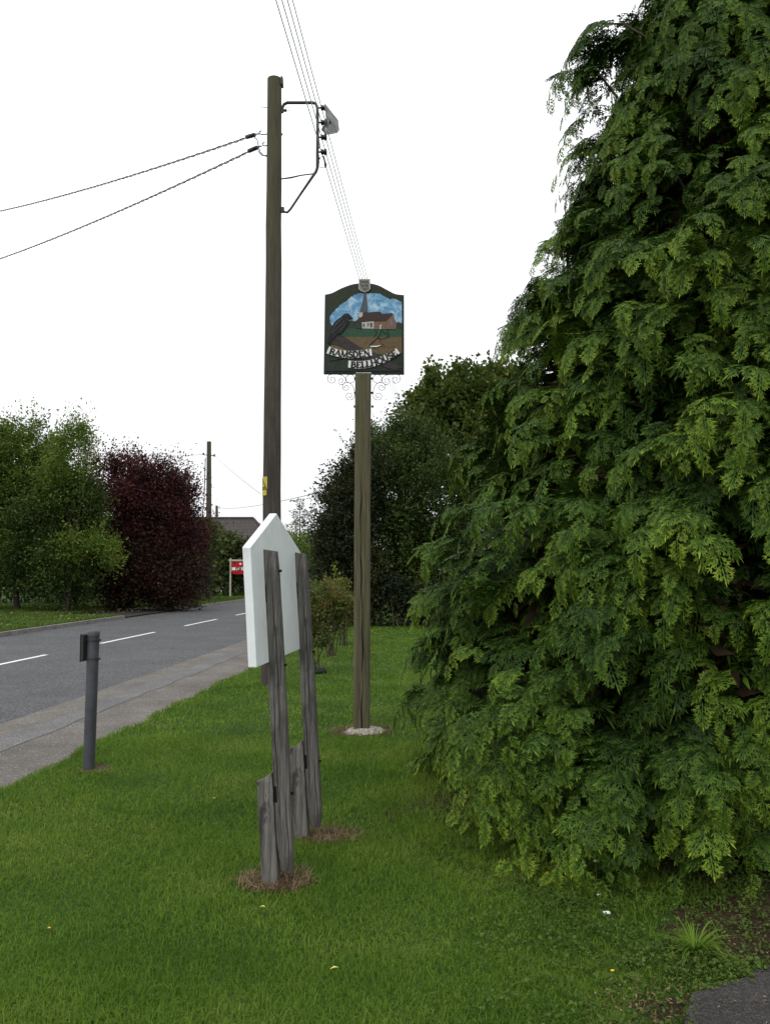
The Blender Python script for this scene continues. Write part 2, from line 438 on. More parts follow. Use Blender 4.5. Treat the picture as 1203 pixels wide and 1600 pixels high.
def tile_roof():
    m, nt, bs = new_mat('roof_tile')
    tc = N(nt, 'ShaderNodeTexCoord')
    br = N(nt, 'ShaderNodeTexBrick', Scale=1.0)
    br.inputs['Color1'].default_value = (.034, .026, .024, 1); br.inputs['Color2'].default_value = (.048, .036, .032, 1)
    br.inputs['Mortar'].default_value = (.02, .016, .015, 1)
    br.inputs['Brick Width'].default_value = .3; br.inputs['Row Height'].default_value = .26; br.inputs['Mortar Size'].default_value = .035
    sp = N(nt, 'ShaderNodeSeparateXYZ'); cb = N(nt, 'ShaderNodeCombineXYZ')
    nt.links.new(tc.outputs['Object'], sp.inputs[0]); nt.links.new(sp.outputs['X'], cb.inputs['X']); nt.links.new(sp.outputs['Z'], cb.inputs['Y'])
    nt.links.new(cb.outputs[0], br.inputs['Vector'])
    nt.links.new(br.outputs['Color'], bs.inputs['Base Color']); bs.inputs['Roughness'].default_value = .9
    return m
M['roof_tile'] = tile_roof()

# ------------------------------------------------------------------ setting: ground, road, pavement
SL = 0.076                                    # the road runs at this slope (x per y)
O_GRASS, O_KERB, O_MID, O_FAR = -3.22, -4.70, -7.92, -11.2

def bend(y):
    return 0.006 * max(0.0, y - 62.0) ** 2 if y > 62 else 0.0
def rx(off, y):
    return off + SL * y + bend(y)

def strip(name, offs, z, y0, y1, step, mat, kind='structure', jit=None, thick=None):
    """a ribbon along the road between two offsets"""
    mb = MB()
    n = max(1, int((y1 - y0) / step))
    L = []
    for i in range(n + 1):
        y = y0 + (y1 - y0) * i / n
        j0 = jit[0] * (random.random() - .5) if jit else 0
        j1 = jit[1] * (random.random() - .5) if jit else 0
        L.append((Vector((rx(offs[0], y) + j0, y, z)), Vector((rx(offs[1], y) + j1, y, z))))
    vs = [p for ab in L for p in ab]
    mb.add(vs, [(2 * i, 2 * i + 1, 2 * i + 3, 2 * i + 2) for i in range(n)])
    if thick:
        lo = [Vector((p.x, p.y, p.z - thick)) for p in vs]
        for k in (0, 1):
            mb.add([v for i in range(n + 1) for v in (vs[2 * i + k], lo[2 * i + k])], [(2 * i, 2 * i + 1, 2 * i + 3, 2 * i + 2) for i in range(n)])
        for i in (0, n):
            mb.add([vs[2 * i], vs[2 * i + 1], lo[2 * i + 1], lo[2 * i]], [(0, 1, 2, 3)])
    o = mb.build(name, mat)
    tag(o, kind=kind)
    return o

g = MB(); g.add([(-3000, -3000, -.09), (3000, -3000, -.09), (3000, 3000, -.09), (-3000, 3000, -.09)], [(0, 1, 2, 3)])
tag(g.build('ground', M['ground']), kind='structure')
strip('road', (O_FAR - .3, O_KERB), -.05, -12, 130, 1.0, M['asphalt'])
strip('pavement', (O_KERB + .1, O_GRASS + .25), 0.0, -12, 95, .5, M['paving'], thick=.1)
strip('kerb', (O_KERB, O_KERB + .098), -.006, -12, 95, .5, M['paving'], thick=.1, jit=(.015, 0))
strip('pavement_patch', (O_KERB + .42, O_KERB + .74), .004, -12, 60, .35, M['asphalt_patch'], jit=(.05, .06))
for y0 in [7.0 + 6.05 * k for k in range(10)]:
    strip('road_marking', (O_MID - .05, O_MID + .05), -.046, y0 + .0, y0 + 3.5, .5, M['line_paint'])
# far side: kerb, verge, a drive entrance
DR0, DR1 = 29.0, 38.0
for (a, b) in ((-12, DR0), (DR1, 110)):
    strip('kerb', (O_FAR - .14, O_FAR), .06, a, b, 1.0, M['kerb'], thick=.16)
    strip('verge', (O_FAR - 30, O_FAR - .142), .07, a, b, 2.0, M['lawn'], thick=.16)
strip('verge', (O_FAR - 30, O_FAR - 2.4), .065, DR0 - .2, DR1 + .2, 2.0, M['lawn'], thick=.16)
strip('side_drive', (O_FAR - 2.6, O_FAR - .1), -.01, DR0 + .01, DR1 - .01, 1.0, M['drive'])

# lawn sheet with slight humps
TAR = [(0.93, 2.0), (0.97, 2.75), (1.03, 3.0), (1.14, 3.17), (1.36, 3.30), (1.66, 3.47), (2.3, 3.75), (3.6, 4.0), (3.9, 2.0)]
def ragged(poly, step, j):
    r = random.Random(5); out = []
    for (a, b), (c, d) in zip(poly, poly[1:] + poly[:1]):
        k = max(1, int(math.hypot(c - a, d - b) / step))
        for i in range(k): out.append((a + (c - a) * i / k + r.uniform(-j, j), b + (d - b) * i / k + r.uniform(-j, j)))
    return out
TAR = ragged(TAR, .05, .012)
def in_poly(x, y, poly):
    x = np.asarray(x); y = np.asarray(y)
    ins = np.zeros(x.shape, bool)
    j = len(poly) - 1
    for i in range(len(poly)):
        xi, yi = poly[i]; xj, yj = poly[j]
        c = ((yi > y) != (yj > y)) & (x < (xj - xi) * (y - yi) / (yj - yi + 1e-12) + xi)
        ins ^= c; j = i
    return ins
def lawn_h(x, y):
    x = np.asarray(x, float); y = np.asarray(y, float)
    h = .012 * np.sin(1.7 * x + .6 * y) * np.sin(.9 * y - .8 * x) + .008 * np.sin(3.9 * x - 2.2 * y + 1) + .006 * np.sin(6.1 * y + 4.3 * x)
    edge = np.clip((x - (O_GRASS + SL * y)) / .5, 0, 1)
    d = np.clip(((x - 1.0) * .75 - (y - 3.6) * .1 + .15) / .5, 0, 1) * np.clip((4.2 - y) / .4, 0, 1)
    return .02 + h * edge + .012 * edge
nx, ny = 120, 360
xs_ = np.linspace(0, 1, nx + 1) ** 1.4 * 24; ys_ = np.linspace(-1, 70, ny + 1)
Xo, Yo = np.meshgrid(xs_, ys_)
Xl = O_GRASS + SL * Yo + Xo + (.025 * np.sin(3 * Yo) + .02 * np.sin(7.3 * Yo)) * np.exp(-Xo / .3)
Vl = np.stack([Xl, Yo, lawn_h(Xl, Yo)], -1).reshape(-1, 3)
ii, jj = np.meshgrid(np.arange(nx), np.arange(ny)); aa = (jj * (nx + 1) + ii).ravel()
tag(np_mesh('lawn', Vl, np.stack([aa, aa + 1, aa + nx + 2, aa + nx + 1], -1), M['lawn'], smooth=True), kind='structure')
mb = MB(); zt = .055
mb.add([(x, y, zt) for x, y in TAR], [tuple(range(len(TAR)))])
lo = [(x, y, zt - .12) for x, y in TAR]
mb.add([(x, y, zt) for x, y in TAR] + lo, [(i, (i + 1) % len(TAR), (i + 1) % len(TAR) + len(TAR), i + len(TAR)) for i in range(len(TAR))])
tag(mb.build('tarmac_path', M['drive']), kind='structure')

# bare earth under the cypress, and worn rings at the posts
CX, CY = 2.8, 6.3
def patch(name, cx, cy, rx_, ry_, z, mat, n=40, wob=.18, dome=0.0):
    mb = MB(); rings = 5
    ph = [random.random() * 6 for _ in range(4)]
    vs = [(cx, cy, z + dome)]
    for k in range(1, rings + 1):
        for i in range(n):
            a = 2 * math.pi * i / n
            w = 1 + wob * (.5 * math.sin(3 * a + ph[0]) + .35 * math.sin(5 * a + ph[1]) + .3 * math.sin(9 * a + ph[2]))
            x = cx + rx_ * w * k / rings * math.cos(a); y = cy + ry_ * w * k / rings * math.sin(a)
            h = dome * (1 - (k / rings) ** 2) - (.012 if k == rings else 0)
            vs.append((x, y, float(lawn_h(x, y)) - .032 + z + h))
    vs[0] = (cx, cy, float(lawn_h(cx, cy)) - .032 + z + dome)
    fs = [(0, 1 + i, 1 + (i + 1) % n) for i in range(n)]
    for k in range(rings - 1):
        b = 1 + k * n
        for i in range(n): fs.append((b + i, b + n + i, b + n + (i + 1) % n, b + (i + 1) % n))
    mb.add(vs, fs, True)
    return mb.build(name, mat)
tag(patch('bare_earth', CX, CY, 2.55, 2.5, .045, M['soil']), kind='structure')
tag(patch('bare_earth', 1.95, 3.8, .85, .45, .04, M['soil'], wob=.3), kind='structure')
tag(patch('bare_earth', 1.1, 3.12, .3, .16, .034, M['soil'], wob=.4), kind='structure')
tag(patch('bare_earth', .98, 2.85, .16, .3, .034, M['soil'], wob=.4), kind='structure')
SIGN = ground(565, 1148); SIGN.z = 0
BP0 = Vector((-.524, 4.3, 0)); BD = Vector((.118, .993, 0)).normalized(); BN = Vector((BD.y, -BD.x, 0))
RINGS = [(BP0.x - .03, BP0.y + .03, .175, .15), (BP0.x + BD.x * .72 + .08, BP0.y + .74, .19, .15), (SIGN.x - .02, SIGN.y + .03, .33, .28)]
BOL = ground(139, 1208)
for x, y, a, b in RINGS:
    tag(patch('worn_ring', x, y, a, b, .036, M['straw_soil'], wob=.25), kind='structure')
tag(patch('worn_ring', BOL.x + .05, BOL.y, .16, .13, .036, M['straw_soil'], wob=.3), kind='structure')

# ------------------------------------------------------------------ grass blades
def blades(name, P, h, w, lean, mat, rnd=None, kind='stuff', curl=.5):
    n = len(P)
    az = rng.uniform(0, 2 * np.pi, n); d = np.stack([np.cos(az), np.sin(az), np.zeros(n)], -1)
    fa = az + np.pi / 2 + rng.normal(0, .6, n)
    s = np.stack([np.cos(fa), np.sin(fa), np.zeros(n)], -1)
    up = np.array([0, 0, 1.0])
    l = lean[:, None]
    p1 = P + up * (h * .55)[:, None] + d * (h * .3)[:, None] * l
    p2 = P + up * (h * (1 - curl * lean * .6))[:, None] + d * h[:, None] * l
    hw = (w / 2)[:, None]
    V = np.stack([P - s * hw, P + s * hw, p1 + s * hw * .8, p1 - s * hw * .8, p2 + s * hw * .12, p2 - s * hw * .12], 1).reshape(-1, 3)
    b = (np.arange(n) * 6)[:, None]
    Fq = np.concatenate([b + [[0, 1, 2, 3]], b + [[3, 2, 4, 5]]])
    if rnd is None: rnd = rng.random(n)
    o = np_mesh(name, V, Fq, mat, attrs={'rnd': np.repeat(rnd, 6)})
    return tag(o, kind=kind)

def wedge(y0, y1, dens, xl=-.62, xr=.66):
    n = int(dens * (y1 - y0) * (xr - xl) * (y0 + y1) / 2)
    y = np.sqrt(rng.uniform(y0 ** 2, y1 ** 2, n)); x = rng.uniform(xl, xr, n) * y
    return x, y
def ring_d(x, y):
    d = np.full(x.shape, 9.0)
    for a, b, r1, r2 in RINGS + [(BOL.x + .05, BOL.y, .15, .12)]:
        d = np.minimum(d, np.sqrt(((x - a) / r1) ** 2 + ((y - b) / r2) ** 2))
    return d
def clumpn(x, y):
    return (np.sin(2.1 * x + 1.3 * y) * np.sin(1.7 * y - .9 * x + 2) + .6 * np.sin(5.2 * x - 3.1 * y) * np.sin(4.4 * y + 2.7 * x)) * .5
xs, ys, hs, ws = [], [], [], []
for y0, y1, dens, wd in ((1.9, 3.6, 22000, .0026), (3.6, 5.2, 14000, .0032), (5.2, 8, 7500, .0044), (8, 13, 1900, .009), (13, 20, 750, .014), (20, 30, 330, .022), (30, 60, 60, .04)):
    x, y = wedge(y0, y1, dens, -.95 if y0 < 6 else -.62)
    if y0 > 28: keep0 = x < 3.0
    else: keep0 = np.ones(x.shape, bool)
    ed = x - (O_GRASS + SL * y + .025 * np.sin(3 * y) + .02 * np.sin(7.3 * y))
    keep = keep0 & (ed > -.03) & ~in_poly(x, y, TAR) & (np.hypot(x - CX, y - CY) > 2.25 + .25 * rng.random(len(x)))
    rd_ = ring_d(x, y); keep &= rng.random(len(x)) < (rd_ - .5) / .6 
    keep &= rd_ > .35
    # weedy corner by the tarmac is thinner
    cor = (x > .6 + .5 * rng.random(len(x))) & (y < 4.3); keep &= ~cor | (rng.random(len(x)) < .55)
    bare = (((x - 1.95) / .74) ** 2 + ((y - 3.8) / .38) ** 2 < 1) | (((x - 1.1) / .22) ** 2 + ((y - 3.12) / .12) ** 2 < 1) | (((x - .98) / .15) ** 2 + ((y - 2.85) / .28) ** 2 < 1)
    keep &= ~bare | (rng.random(len(x)) < .1)
    x, y, ed = x[keep], y[keep], ed[keep]
    c = clumpn(x, y)
    h = (.031 + .012 * c) * rng.uniform(.55, 1.35, len(x)) * (1 + .3 * np.exp(-np.clip(ed, 0, 9) / .12))
    tall = rng.random(len(x)) < .02; h[tall] *= 1.7
    near_c = np.hypot(x - CX, y - CY) < 2.95; h[near_c] *= rng.uniform(1, 2.1, near_c.sum())
    xs.append(x); ys.append(y); hs.append(h); ws.append(wd * rng.uniform(.6, 1.4, len(x)))
x = np.concatenate(xs); y = np.concatenate(ys); h = np.concatenate(hs); w = np.concatenate(ws)
P = np.stack([x, y, lawn_h(x, y) - .004], -1)
r_ = np.clip(rng.random(len(x)) ** 1.3 * .9 + .03 + .14 * clumpn(x * .8 + 3, y * .8), 0, 1)
dead = rng.random(len(x)) < .025; r_[dead] = 1.25
blades('grass', P, h, w, np.abs(rng.normal(.75, .4, len(x))), M['grass_blade'], r_)
# far verge
xs = []
for (a, b, o_) in ((8, DR0, .15), (DR0, DR1, 2.45), (DR1, 75, .15)):
    n = 24000; y = rng.uniform(a, b, n); off = O_FAR - o_ - rng.random(n) ** 1.4 * 7
    xs.append(np.stack([off + SL * y, y, np.full(n, .068)], -1))
P = np.concatenate(xs); n = len(P)
blades('verge_grass', P, rng.uniform(.04, .09, n), np.full(n, .03), np.abs(rng.normal(.5, .25, n)), M['verge_blade'])
# dry grass around the posts and litter along the pavement edge
Ps = []
for (a, b, r1, r2), cnt in zip(RINGS, (1000, 650, 600)):
    t = rng.uniform(0, 2 * np.pi, cnt); rr = np.sqrt(rng.random(cnt)) * 1.12
    Ps.append(np.stack([a + r1 * rr * np.cos(t), b + r2 * rr * np.sin(t), np.full(cnt, .03)], -1))
P = np.concatenate(Ps); n = len(P)
P[:, 2] = lawn_h(P[:, 0], P[:, 1])
blades('dry_grass', P, rng.uniform(.025, .07, n), np.full(n, .0045), np.abs(rng.normal(1.0, .5, n)), M['straw'])

# ------------------------------------------------------------------ leaves and trees
def leaf_mesh(C, axis, nrm, L, W, rnd, name, mat, parent=None, fold=.25):
    """C (n,3) leaf bases; axis, nrm unit (n,3); L, W lengths; diamond leaves folded on the midrib"""
    n = len(C)
    lat = np.cross(nrm, axis); lat /= np.linalg.norm(lat, axis=1, keepdims=True) + 1e-9
    nr = np.cross(axis, lat)
    L_ = L[:, None]; W_ = W[:, None]
    mid = C + axis * L_ * .45
    V = np.stack([C, mid + lat * W_ * .5 + nr * W_ * fold, C + axis * L_, mid - lat * W_ * .5 + nr * W_ * fold], 1).reshape(-1, 3)
    b = (np.arange(n) * 4)[:, None]
    Fq = b + [[0, 1, 2, 3]]
    return np_mesh(name, V, Fq, mat, parent, attrs={'rnd': np.repeat(np.clip(rnd, 0, 1), 4)})

def unit(a): return a / (np.linalg.norm(a, axis=-1, keepdims=True) + 1e-9)

def crown_leaves(lobes, nclump, per, leaf, spread, shoots=0, shoot_len=.8, inner=.5, shoot_up=.7, bottom=None):
    """lobes: (x,y,z,rx,ry,rz). returns leaf centres, outward dirs, per-leaf rnd, clump centres"""
    lob = np.array(lobes, float)
    vol = (lob[:, 3] * lob[:, 4] * lob[:, 5]) ** (2 / 3); pr = vol / vol.sum()
    k = rng.choice(len(lob), nclump, p=pr)
    d = unit(rng.normal(size=(nclump, 3)))
    rad = inner + (1.03 - inner) * rng.random(nclump) ** .6
    cc = lob[k, :3] + d * lob[k, 3:] * rad[:, None]
    if bottom is not None: cc[:, 2] = np.maximum(cc[:, 2], bottom + rng.random(nclump) * .3)
    od = unit(d + np.array([0, 0, .35]))
    cr = rng.random(nclump)
    q = rng.integers(0, nclump, nclump * per)
    g3 = rng.normal(size=(len(q), 3))
    sc = spread * (.6 + .8 * rng.random(nclump))[q][:, None]
    pos = cc[q] + g3 * sc + od[q] * np.abs(rng.normal(size=(len(q), 1))) * sc * .8
    dirs = unit(od[q] + rng.normal(0, .7, (len(q), 3)))
    rnd = .72 * cr[q] + .28 * rng.random(len(q))
    if shoots:
        sk = rng.choice(len(lob), shoots, p=pr)
        sd = unit(rng.normal(size=(shoots, 3)) + np.array([0, 0, shoot_up]))
        base = lob[sk, :3] + sd * lob[sk, 3:] * .95
        sdir = unit(sd + np.array([0, 0, shoot_up]) + rng.normal(0, .3, (shoots, 3)))
        m = 26
        t = rng.random((shoots, m)); sl = shoot_len * (.4 + .8 * rng.random(shoots))
        p = base[:, None] + sdir[:, None] * (t * sl[:, None])[..., None] + rng.normal(0, .5, (shoots, m, 3)) * leaf * (1.25 - t)[..., None]
        pos = np.concatenate([pos, p.reshape(-1, 3)])
        dirs = np.concatenate([dirs, unit(np.repeat(sdir, m, 0) + rng.normal(0, .8, (shoots * m, 3)))])
        rnd = np.concatenate([rnd, np.clip(np.repeat(.35 + .5 * rng.random(shoots), m) + .3 * rng.random(shoots * m), 0, 1)])
    return pos, dirs, rnd, cc

def tree(name, label, cat, base, lobes, mat, nclump=220, per=60, leaf=.09, spread=.28, shoots=60, shoot_len=.8, trunk_r=.14, limbs=18, group=None, inner=.5, shoot_up=.7, part='crown', bark='bark_dark', bottom=None, aspect=.6, extra=None, stems=1):
    t = thing(name, label, cat, base, group)
    pos, dirs, rnd, cc = crown_leaves(lobes, nclump, per, leaf, spread, shoots, shoot_len, inner, shoot_up, bottom)
    n = len(pos)
    nrm = unit(rng.normal(size=(n, 3)) + np.array([0, -.2, .9]))
    L = leaf * rng.uniform(.7, 1.4, n)
    leaf_mesh(pos, dirs, nrm, L, L * aspect, rnd, part, mat, t)
    if extra:
        pos, dirs, rnd, c2 = crown_leaves(*extra[1])
        n = len(pos); L = leaf * rng.uniform(.7, 1.4, n)
        leaf_mesh(pos, dirs, unit(rng.normal(size=(n, 3)) + np.array([0, -.2, .9])), L, L * aspect, rnd, extra[0], extra[2], t)
    mb = MB()
    top = max(l[2] for l in lobes)
    b = Vector(base)
    for s_ in range(stems):
        bb = b + Vector((random.uniform(-.3, .3), random.uniform(-.2, .2), 0)) * (1 if stems > 1 else 0)
        lx = sum(l[0] for l in lobes) / len(lobes); ly = sum(l[1] for l in lobes) / len(lobes)
        tip_ = Vector((lx + random.uniform(-.4, .4) * (stems > 1) * 2, ly, top))
        pts = [bb.lerp(tip_, q) + Vector((random.uniform(-1, 1), random.uniform(-1, 1), 0)) * .05 * (tip_ - bb).length * (.4 if 0 < q < 1 else 0) for q in (0, .2, .4, .6, .8, 1)]
        mb.tube(pts, [trunk_r * q for q in (1.15, .9, .75, .55, .35, .1)], 8)
    for i in range(limbs):
        q = Vector(cc[random.randrange(len(cc))])
        f = random.uniform(.2, .8); st = b.lerp(Vector(tip_), f)
        md = st.lerp(q, .5) + Vector((0, 0, -.1 * (q - st).length)) * random.uniform(-1, 1)
        r0 = trunk_r * (1 - f) * .6
        mb.tube([st, md, q], [r0 + .01, r0 * .6 + .008, .008], 5)
    mb.build('trunk', M[bark], t)
    return t

def lob(px, py, Y, rpx, rpy, depth=None):
    p = at(px, py, Y); s = Y / F
    return (p.x, p.y, p.z, rpx * s, (depth if depth else (rpx + rpy) / 2 * s), rpy * s)

# left group across the road
Y = 33.0
b = at(28, 950, Y); b.z = .05
tree('green_tree', 'dark green broadleaf tree at the left edge of the far verge', 'tree', b,
     [lob(-30, 780, Y, 70, 90), lob(28, 722, Y, 42, 46), lob(62, 745, Y, 40, 60), lob(10, 840, Y, 75, 60), lob(58, 830, Y, 55, 60), lob(12, 690, Y, 18, 26), lob(62, 690, Y + .5, 20, 26), lob(-20, 900, Y, 40, 36), lob(70, 890, Y, 36, 30)],
     M['leaf_green'], 560, 150, .1, .21, 160, 1.3, .12, 26, inner=.25, bottom=.3)
Y = 31.0
b = at(100, 957, Y); b.z = .05
tree('lime_tree', 'yellow-green topped tree rising above the purple-leaved tree across the road', 'tree', b,
     [lob(112, 715, Y, 27, 42), lob(120, 672, Y, 12, 24), lob(98, 760, Y, 32, 26), lob(150, 868, Y, 36, 18), lob(132, 850, Y, 34, 20), lob(88, 870, Y, 22, 22)],
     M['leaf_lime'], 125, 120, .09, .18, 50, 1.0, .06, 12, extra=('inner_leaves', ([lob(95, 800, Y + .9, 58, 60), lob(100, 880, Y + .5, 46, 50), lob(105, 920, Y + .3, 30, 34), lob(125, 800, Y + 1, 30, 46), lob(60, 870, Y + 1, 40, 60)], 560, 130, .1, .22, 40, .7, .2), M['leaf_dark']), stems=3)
Y = 35.0
b = at(205, 950, Y); b.z = .05
tree('purple_tree', 'dark purple-leaved plum tree beside the yellow-green tree', 'tree', b,
     [lob(188, 790, Y, 46, 58), lob(172, 745, Y, 30, 34), lob(205, 870, Y, 62, 66), lob(155, 880, Y, 42, 60), lob(200, 738, Y, 26, 24), lob(225, 810, Y, 40, 56), lob(222, 760, Y, 24, 34), lob(150, 830, Y + 1, 36, 60)],
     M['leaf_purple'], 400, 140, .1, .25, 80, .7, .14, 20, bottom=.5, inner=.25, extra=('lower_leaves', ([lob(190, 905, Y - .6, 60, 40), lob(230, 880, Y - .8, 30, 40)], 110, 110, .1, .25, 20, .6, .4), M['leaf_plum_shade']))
b = at(265, 945, Y); b.z = .05
tree('purple_tree', 'reddish purple-leaved plum tree on the right, nearest the second pole', 'tree', b,
     [lob(262, 785, Y, 38, 44), lob(276, 835, Y, 38, 50), lob(252, 885, Y, 56, 56), lob(240, 745, Y, 24, 22), lob(285, 775, Y, 18, 30), lob(268, 742, Y, 14, 16)],
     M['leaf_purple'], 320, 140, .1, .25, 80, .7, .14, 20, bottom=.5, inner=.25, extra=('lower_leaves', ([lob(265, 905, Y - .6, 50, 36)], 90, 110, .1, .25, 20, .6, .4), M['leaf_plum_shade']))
def hedge(name, label, pts, w, h0, h1, mat, leaf, n, cat='hedge', part='leaves'):
    """pts: ground polyline; a leafy mass with ragged top"""
    base = Vector(pts[0]); t = thing(name, label, cat, base)
    P = np.array([(p[0], p[1]) for p in pts]); seg = np.linalg.norm(np.diff(P, axis=0), axis=1)
    k = rng.choice(len(seg), n, p=seg / seg.sum()); f = rng.random(n)
    xy = P[k] + (P[k + 1] - P[k]) * f[:, None]
    ph = xy[:, 0] * 1.3 + xy[:, 1] * .9
    top = h0 + (h1 - h0) * (.5 + .3 * np.sin(ph) + .2 * np.sin(2.7 * ph + 1))
    z = np.sqrt(rng.random(n)) * top
    off = rng.normal(0, w * .4, n)
    nrm2 = np.stack([np.ones(n), np.zeros(n)], -1)
    xy = xy + rng.normal(0, w * .4, (n, 2))
    C = np.stack([xy[:, 0], xy[:, 1], z], -1)
    dirs = unit(rng.normal(size=(n, 3)) + [0, 0, .4])
    L = leaf * rng.uniform(.6, 1.4, n)
    cl = .5 + .25 * np.sin(xy[:, 0] * 4 + z * 3) + .25 * np.sin(z * 5 - xy[:, 1] * 3)
    leaf_mesh(C, dirs, unit(rng.normal(size=(n, 3)) + [0, -.3, .7]), L, L * .65, .5 * cl + .5 * rng.random(n), part, mat, t)
    mb = MB()
    for i in range(26):
        j = random.randrange(n); p = C[j]
        mb.tube([(p[0] + random.uniform(-.2, .2), p[1], .02), tuple(p)], [.03, .01], 5)
    mb.build('stems', M['twig'], t)
    return t
a0 = at(-40, 930, 40); a1 = at(330, 930, 43)
hedge('dark_hedge', 'dark hedge behind the trees across the road', [(a0.x, 40, 0), (a1.x, 43, 0)], 1.2, 3.2, 4.4, M['leaf_dark'], .2, 30000)
Y = 50.0
a0 = at(300, 930, 50); a1 = at(440, 930, 56)
hedge('olive_hedge', 'olive green hedge below the brown tiled roof', [(a0.x, 50, 0), (at(370, 900, 52).x, 52, 0), (a1.x, 56, 0)], 1.3, 2.9, 4.0, M['leaf_olive'], .19, 42000)
b = at(307, 935, 46); b.z = .06
tree('small_shrub', 'small yellow-green shrub at the foot of the second pole', 'shrub', b, [lob(306, 905, 46, 16, 26), lob(298, 915, 46, 12, 18)], M['leaf_lime'], 50, 45, .1, .18, 10, .3, .04, 5, bottom=.1)

# right group behind the village sign
Y = 29.0
b = at(720, 960, Y); b.z = .02
tree('broadleaf_tree', 'tall broadleaf tree with rounded clumps rising behind the hedge', 'tree', b,
     [lob(700, 640, Y, 42, 42), lob(840, 700, Y, 60, 70), lob(740, 625, Y, 45, 42), lob(668, 640, Y, 24, 30), lob(690, 600, Y, 18, 18), lob(735, 595, Y, 30, 16), lob(790, 640, Y, 50, 60), lob(720, 700, Y, 85, 60), lob(655, 690, Y, 30, 30)],
     M['leaf_syc'], 560, 80, .14, .17, 110, .45, .2, 26, inner=.6, shoot_up=.4, aspect=.85)
Y = 25.0
b = at(650, 965, Y); b.z = .02
tree('dark_shrub', 'large dark evergreen shrub directly behind the village sign post', 'shrub', b,
     [lob(620, 760, Y, 62, 80), lob(680, 790, Y, 75, 90), lob(600, 870, Y, 70, 80), lob(690, 890, Y, 80, 75), lob(620, 712, Y, 36, 28), lob(660, 700, Y, 34, 26), lob(600, 686, Y, 16, 20), lob(640, 668, Y, 22, 22), lob(582, 712, Y, 14, 26), lob(750, 850, Y, 60, 100)],
     M['leaf_dark'], 1000, 100, .085, .17, 150, .5, .14, 30, inner=.45, bottom=.1, stems=3)
Y = 24.0
b = at(545, 960, Y); b.z = .02
tree('spiky_shrub', 'rust-tinged spiky shrub leaning out on the left of the sign post', 'shrub', b,
     [lob(552, 800, Y, 32, 70), lob(538, 770, Y, 22, 30), lob(530, 850, Y, 28, 60), lob(560, 900, Y, 40, 60), lob(570, 740, Y, 24, 36), lob(552, 716, Y, 9, 14), lob(510, 775, Y, 12, 9), lob(503, 832, Y, 12, 16), lob(520, 748, Y, 10, 8), lob(505, 880, Y, 14, 20)],
     M['leaf_rust'], 520, 100, .075, .14, 170, .75, .08, 22, inner=.3, bottom=.1, shoot_up=.25, stems=3)
mb = MB()
for i in range(9):
    p0 = at(random.uniform(585, 640), 700, 25.3); p1 = at(random.uniform(590, 640), random.uniform(640, 672), 25.3)
    mb.tube([p0, p0.lerp(p1, .5) + Vector((random.uniform(-.06, .06), 0, 0)), p1], [.014, .01, .004], 5)
tag(mb.build('bare_twigs', M['twig']), 'bare brown twigs sticking up out of the dark shrub behind the sign', 'twigs')
# far trees at the end of the road
b = at(468, 900, 85); b.z = 0
a0 = at(560, 975, 23.5); a1 = at(830, 975, 23.5)
hedge('low_hedge', 'low dark hedge foot along the far end of the lawn', [(a0.x, 23.6, 0), (a1.x, 23.6, 0)], .55, 1.0, 1.6, M['leaf_rust'], .09, 15000)
def fir(name, label, base, H, rad, mat):
    t = thing(name, label, 'tree', base)
    n = 4200; z = H * (1 - rng.random(n) ** .6); z = np.clip(z, 0, H); r = (rad * (1 - z / H) ** .75 + .12) * (.15 + .85 * rng.random(n)) * (1 + .45 * np.sin(z * 4.5))
    a = rng.uniform(0, 2 * np.pi, n)
    C = np.stack([base[0] + r * np.cos(a), base[1] + r * np.sin(a), z + .1], -1)
    d = unit(np.stack([np.cos(a), np.sin(a), np.full(n, .35)], -1) + rng.normal(0, .3, (n, 3)))
    L = rng.uniform(.15, .34, n)
    leaf_mesh(C, d, unit(rng.normal(size=(n, 3))), L, L * .35, rng.random(n), 'crown', mat, t)
    mb = MB(); mb.tube([base, Vector(base) + Vector((0, 0, H))], [.15, .02], 6); mb.build('trunk', M['bark_dark'], t)
    return t
fir('fir_tree', 'grey-green conifer far down the road beside the white board gable', b, 8.9, 2.5, M['leaf_fir'])
for (px, py, rx_, ry_, Y, lab) in ((455, 880, 26, 36, 78, 'rounded green tree just right of the white board, far down the road'), (500, 875, 26, 30, 95, 'pale green tree far off at the end of the road'),
                              (415, 870, 30, 30, 100, 'far green tree hidden partly by the white board'), (525, 880, 30, 34, 82, 'dark green tree far behind the rose bushes')):
    b = at(px, 905, Y); b.z = 0
    tree('distant_tree', lab, 'tree', b, [lob(px, py, Y, rx_, ry_), lob(px - 8, py + 10, Y, rx_ * .8, ry_ * .8)], M['leaf_far'] if Y > 80 else M['leaf_lime'], 170, 45, .3, .5, 30, .9, .2, 6, bottom=.2)
hedge('far_hedge', 'low green hedge closing the view at the end of the road', [(at(380, 900, 118).x, 118, 0), (at(640, 900, 112).x, 112, 0)], 2, 2.5, 4.2, M['leaf_far'], .35, 9000)

# ------------------------------------------------------------------ big cypress
prof_z = np.array([0, .4, .82, 1.26, 1.9, 2.5, 3.54, 4.4, 5.9, 6.8, 7.5])
prof_r = np.array([2.5, 2.6, 2.62, 2.60, 2.42, 2.14, 1.87, 1.47, .86, .45, .05])
def cyr(z): return np.interp(z, prof_z, prof_r)

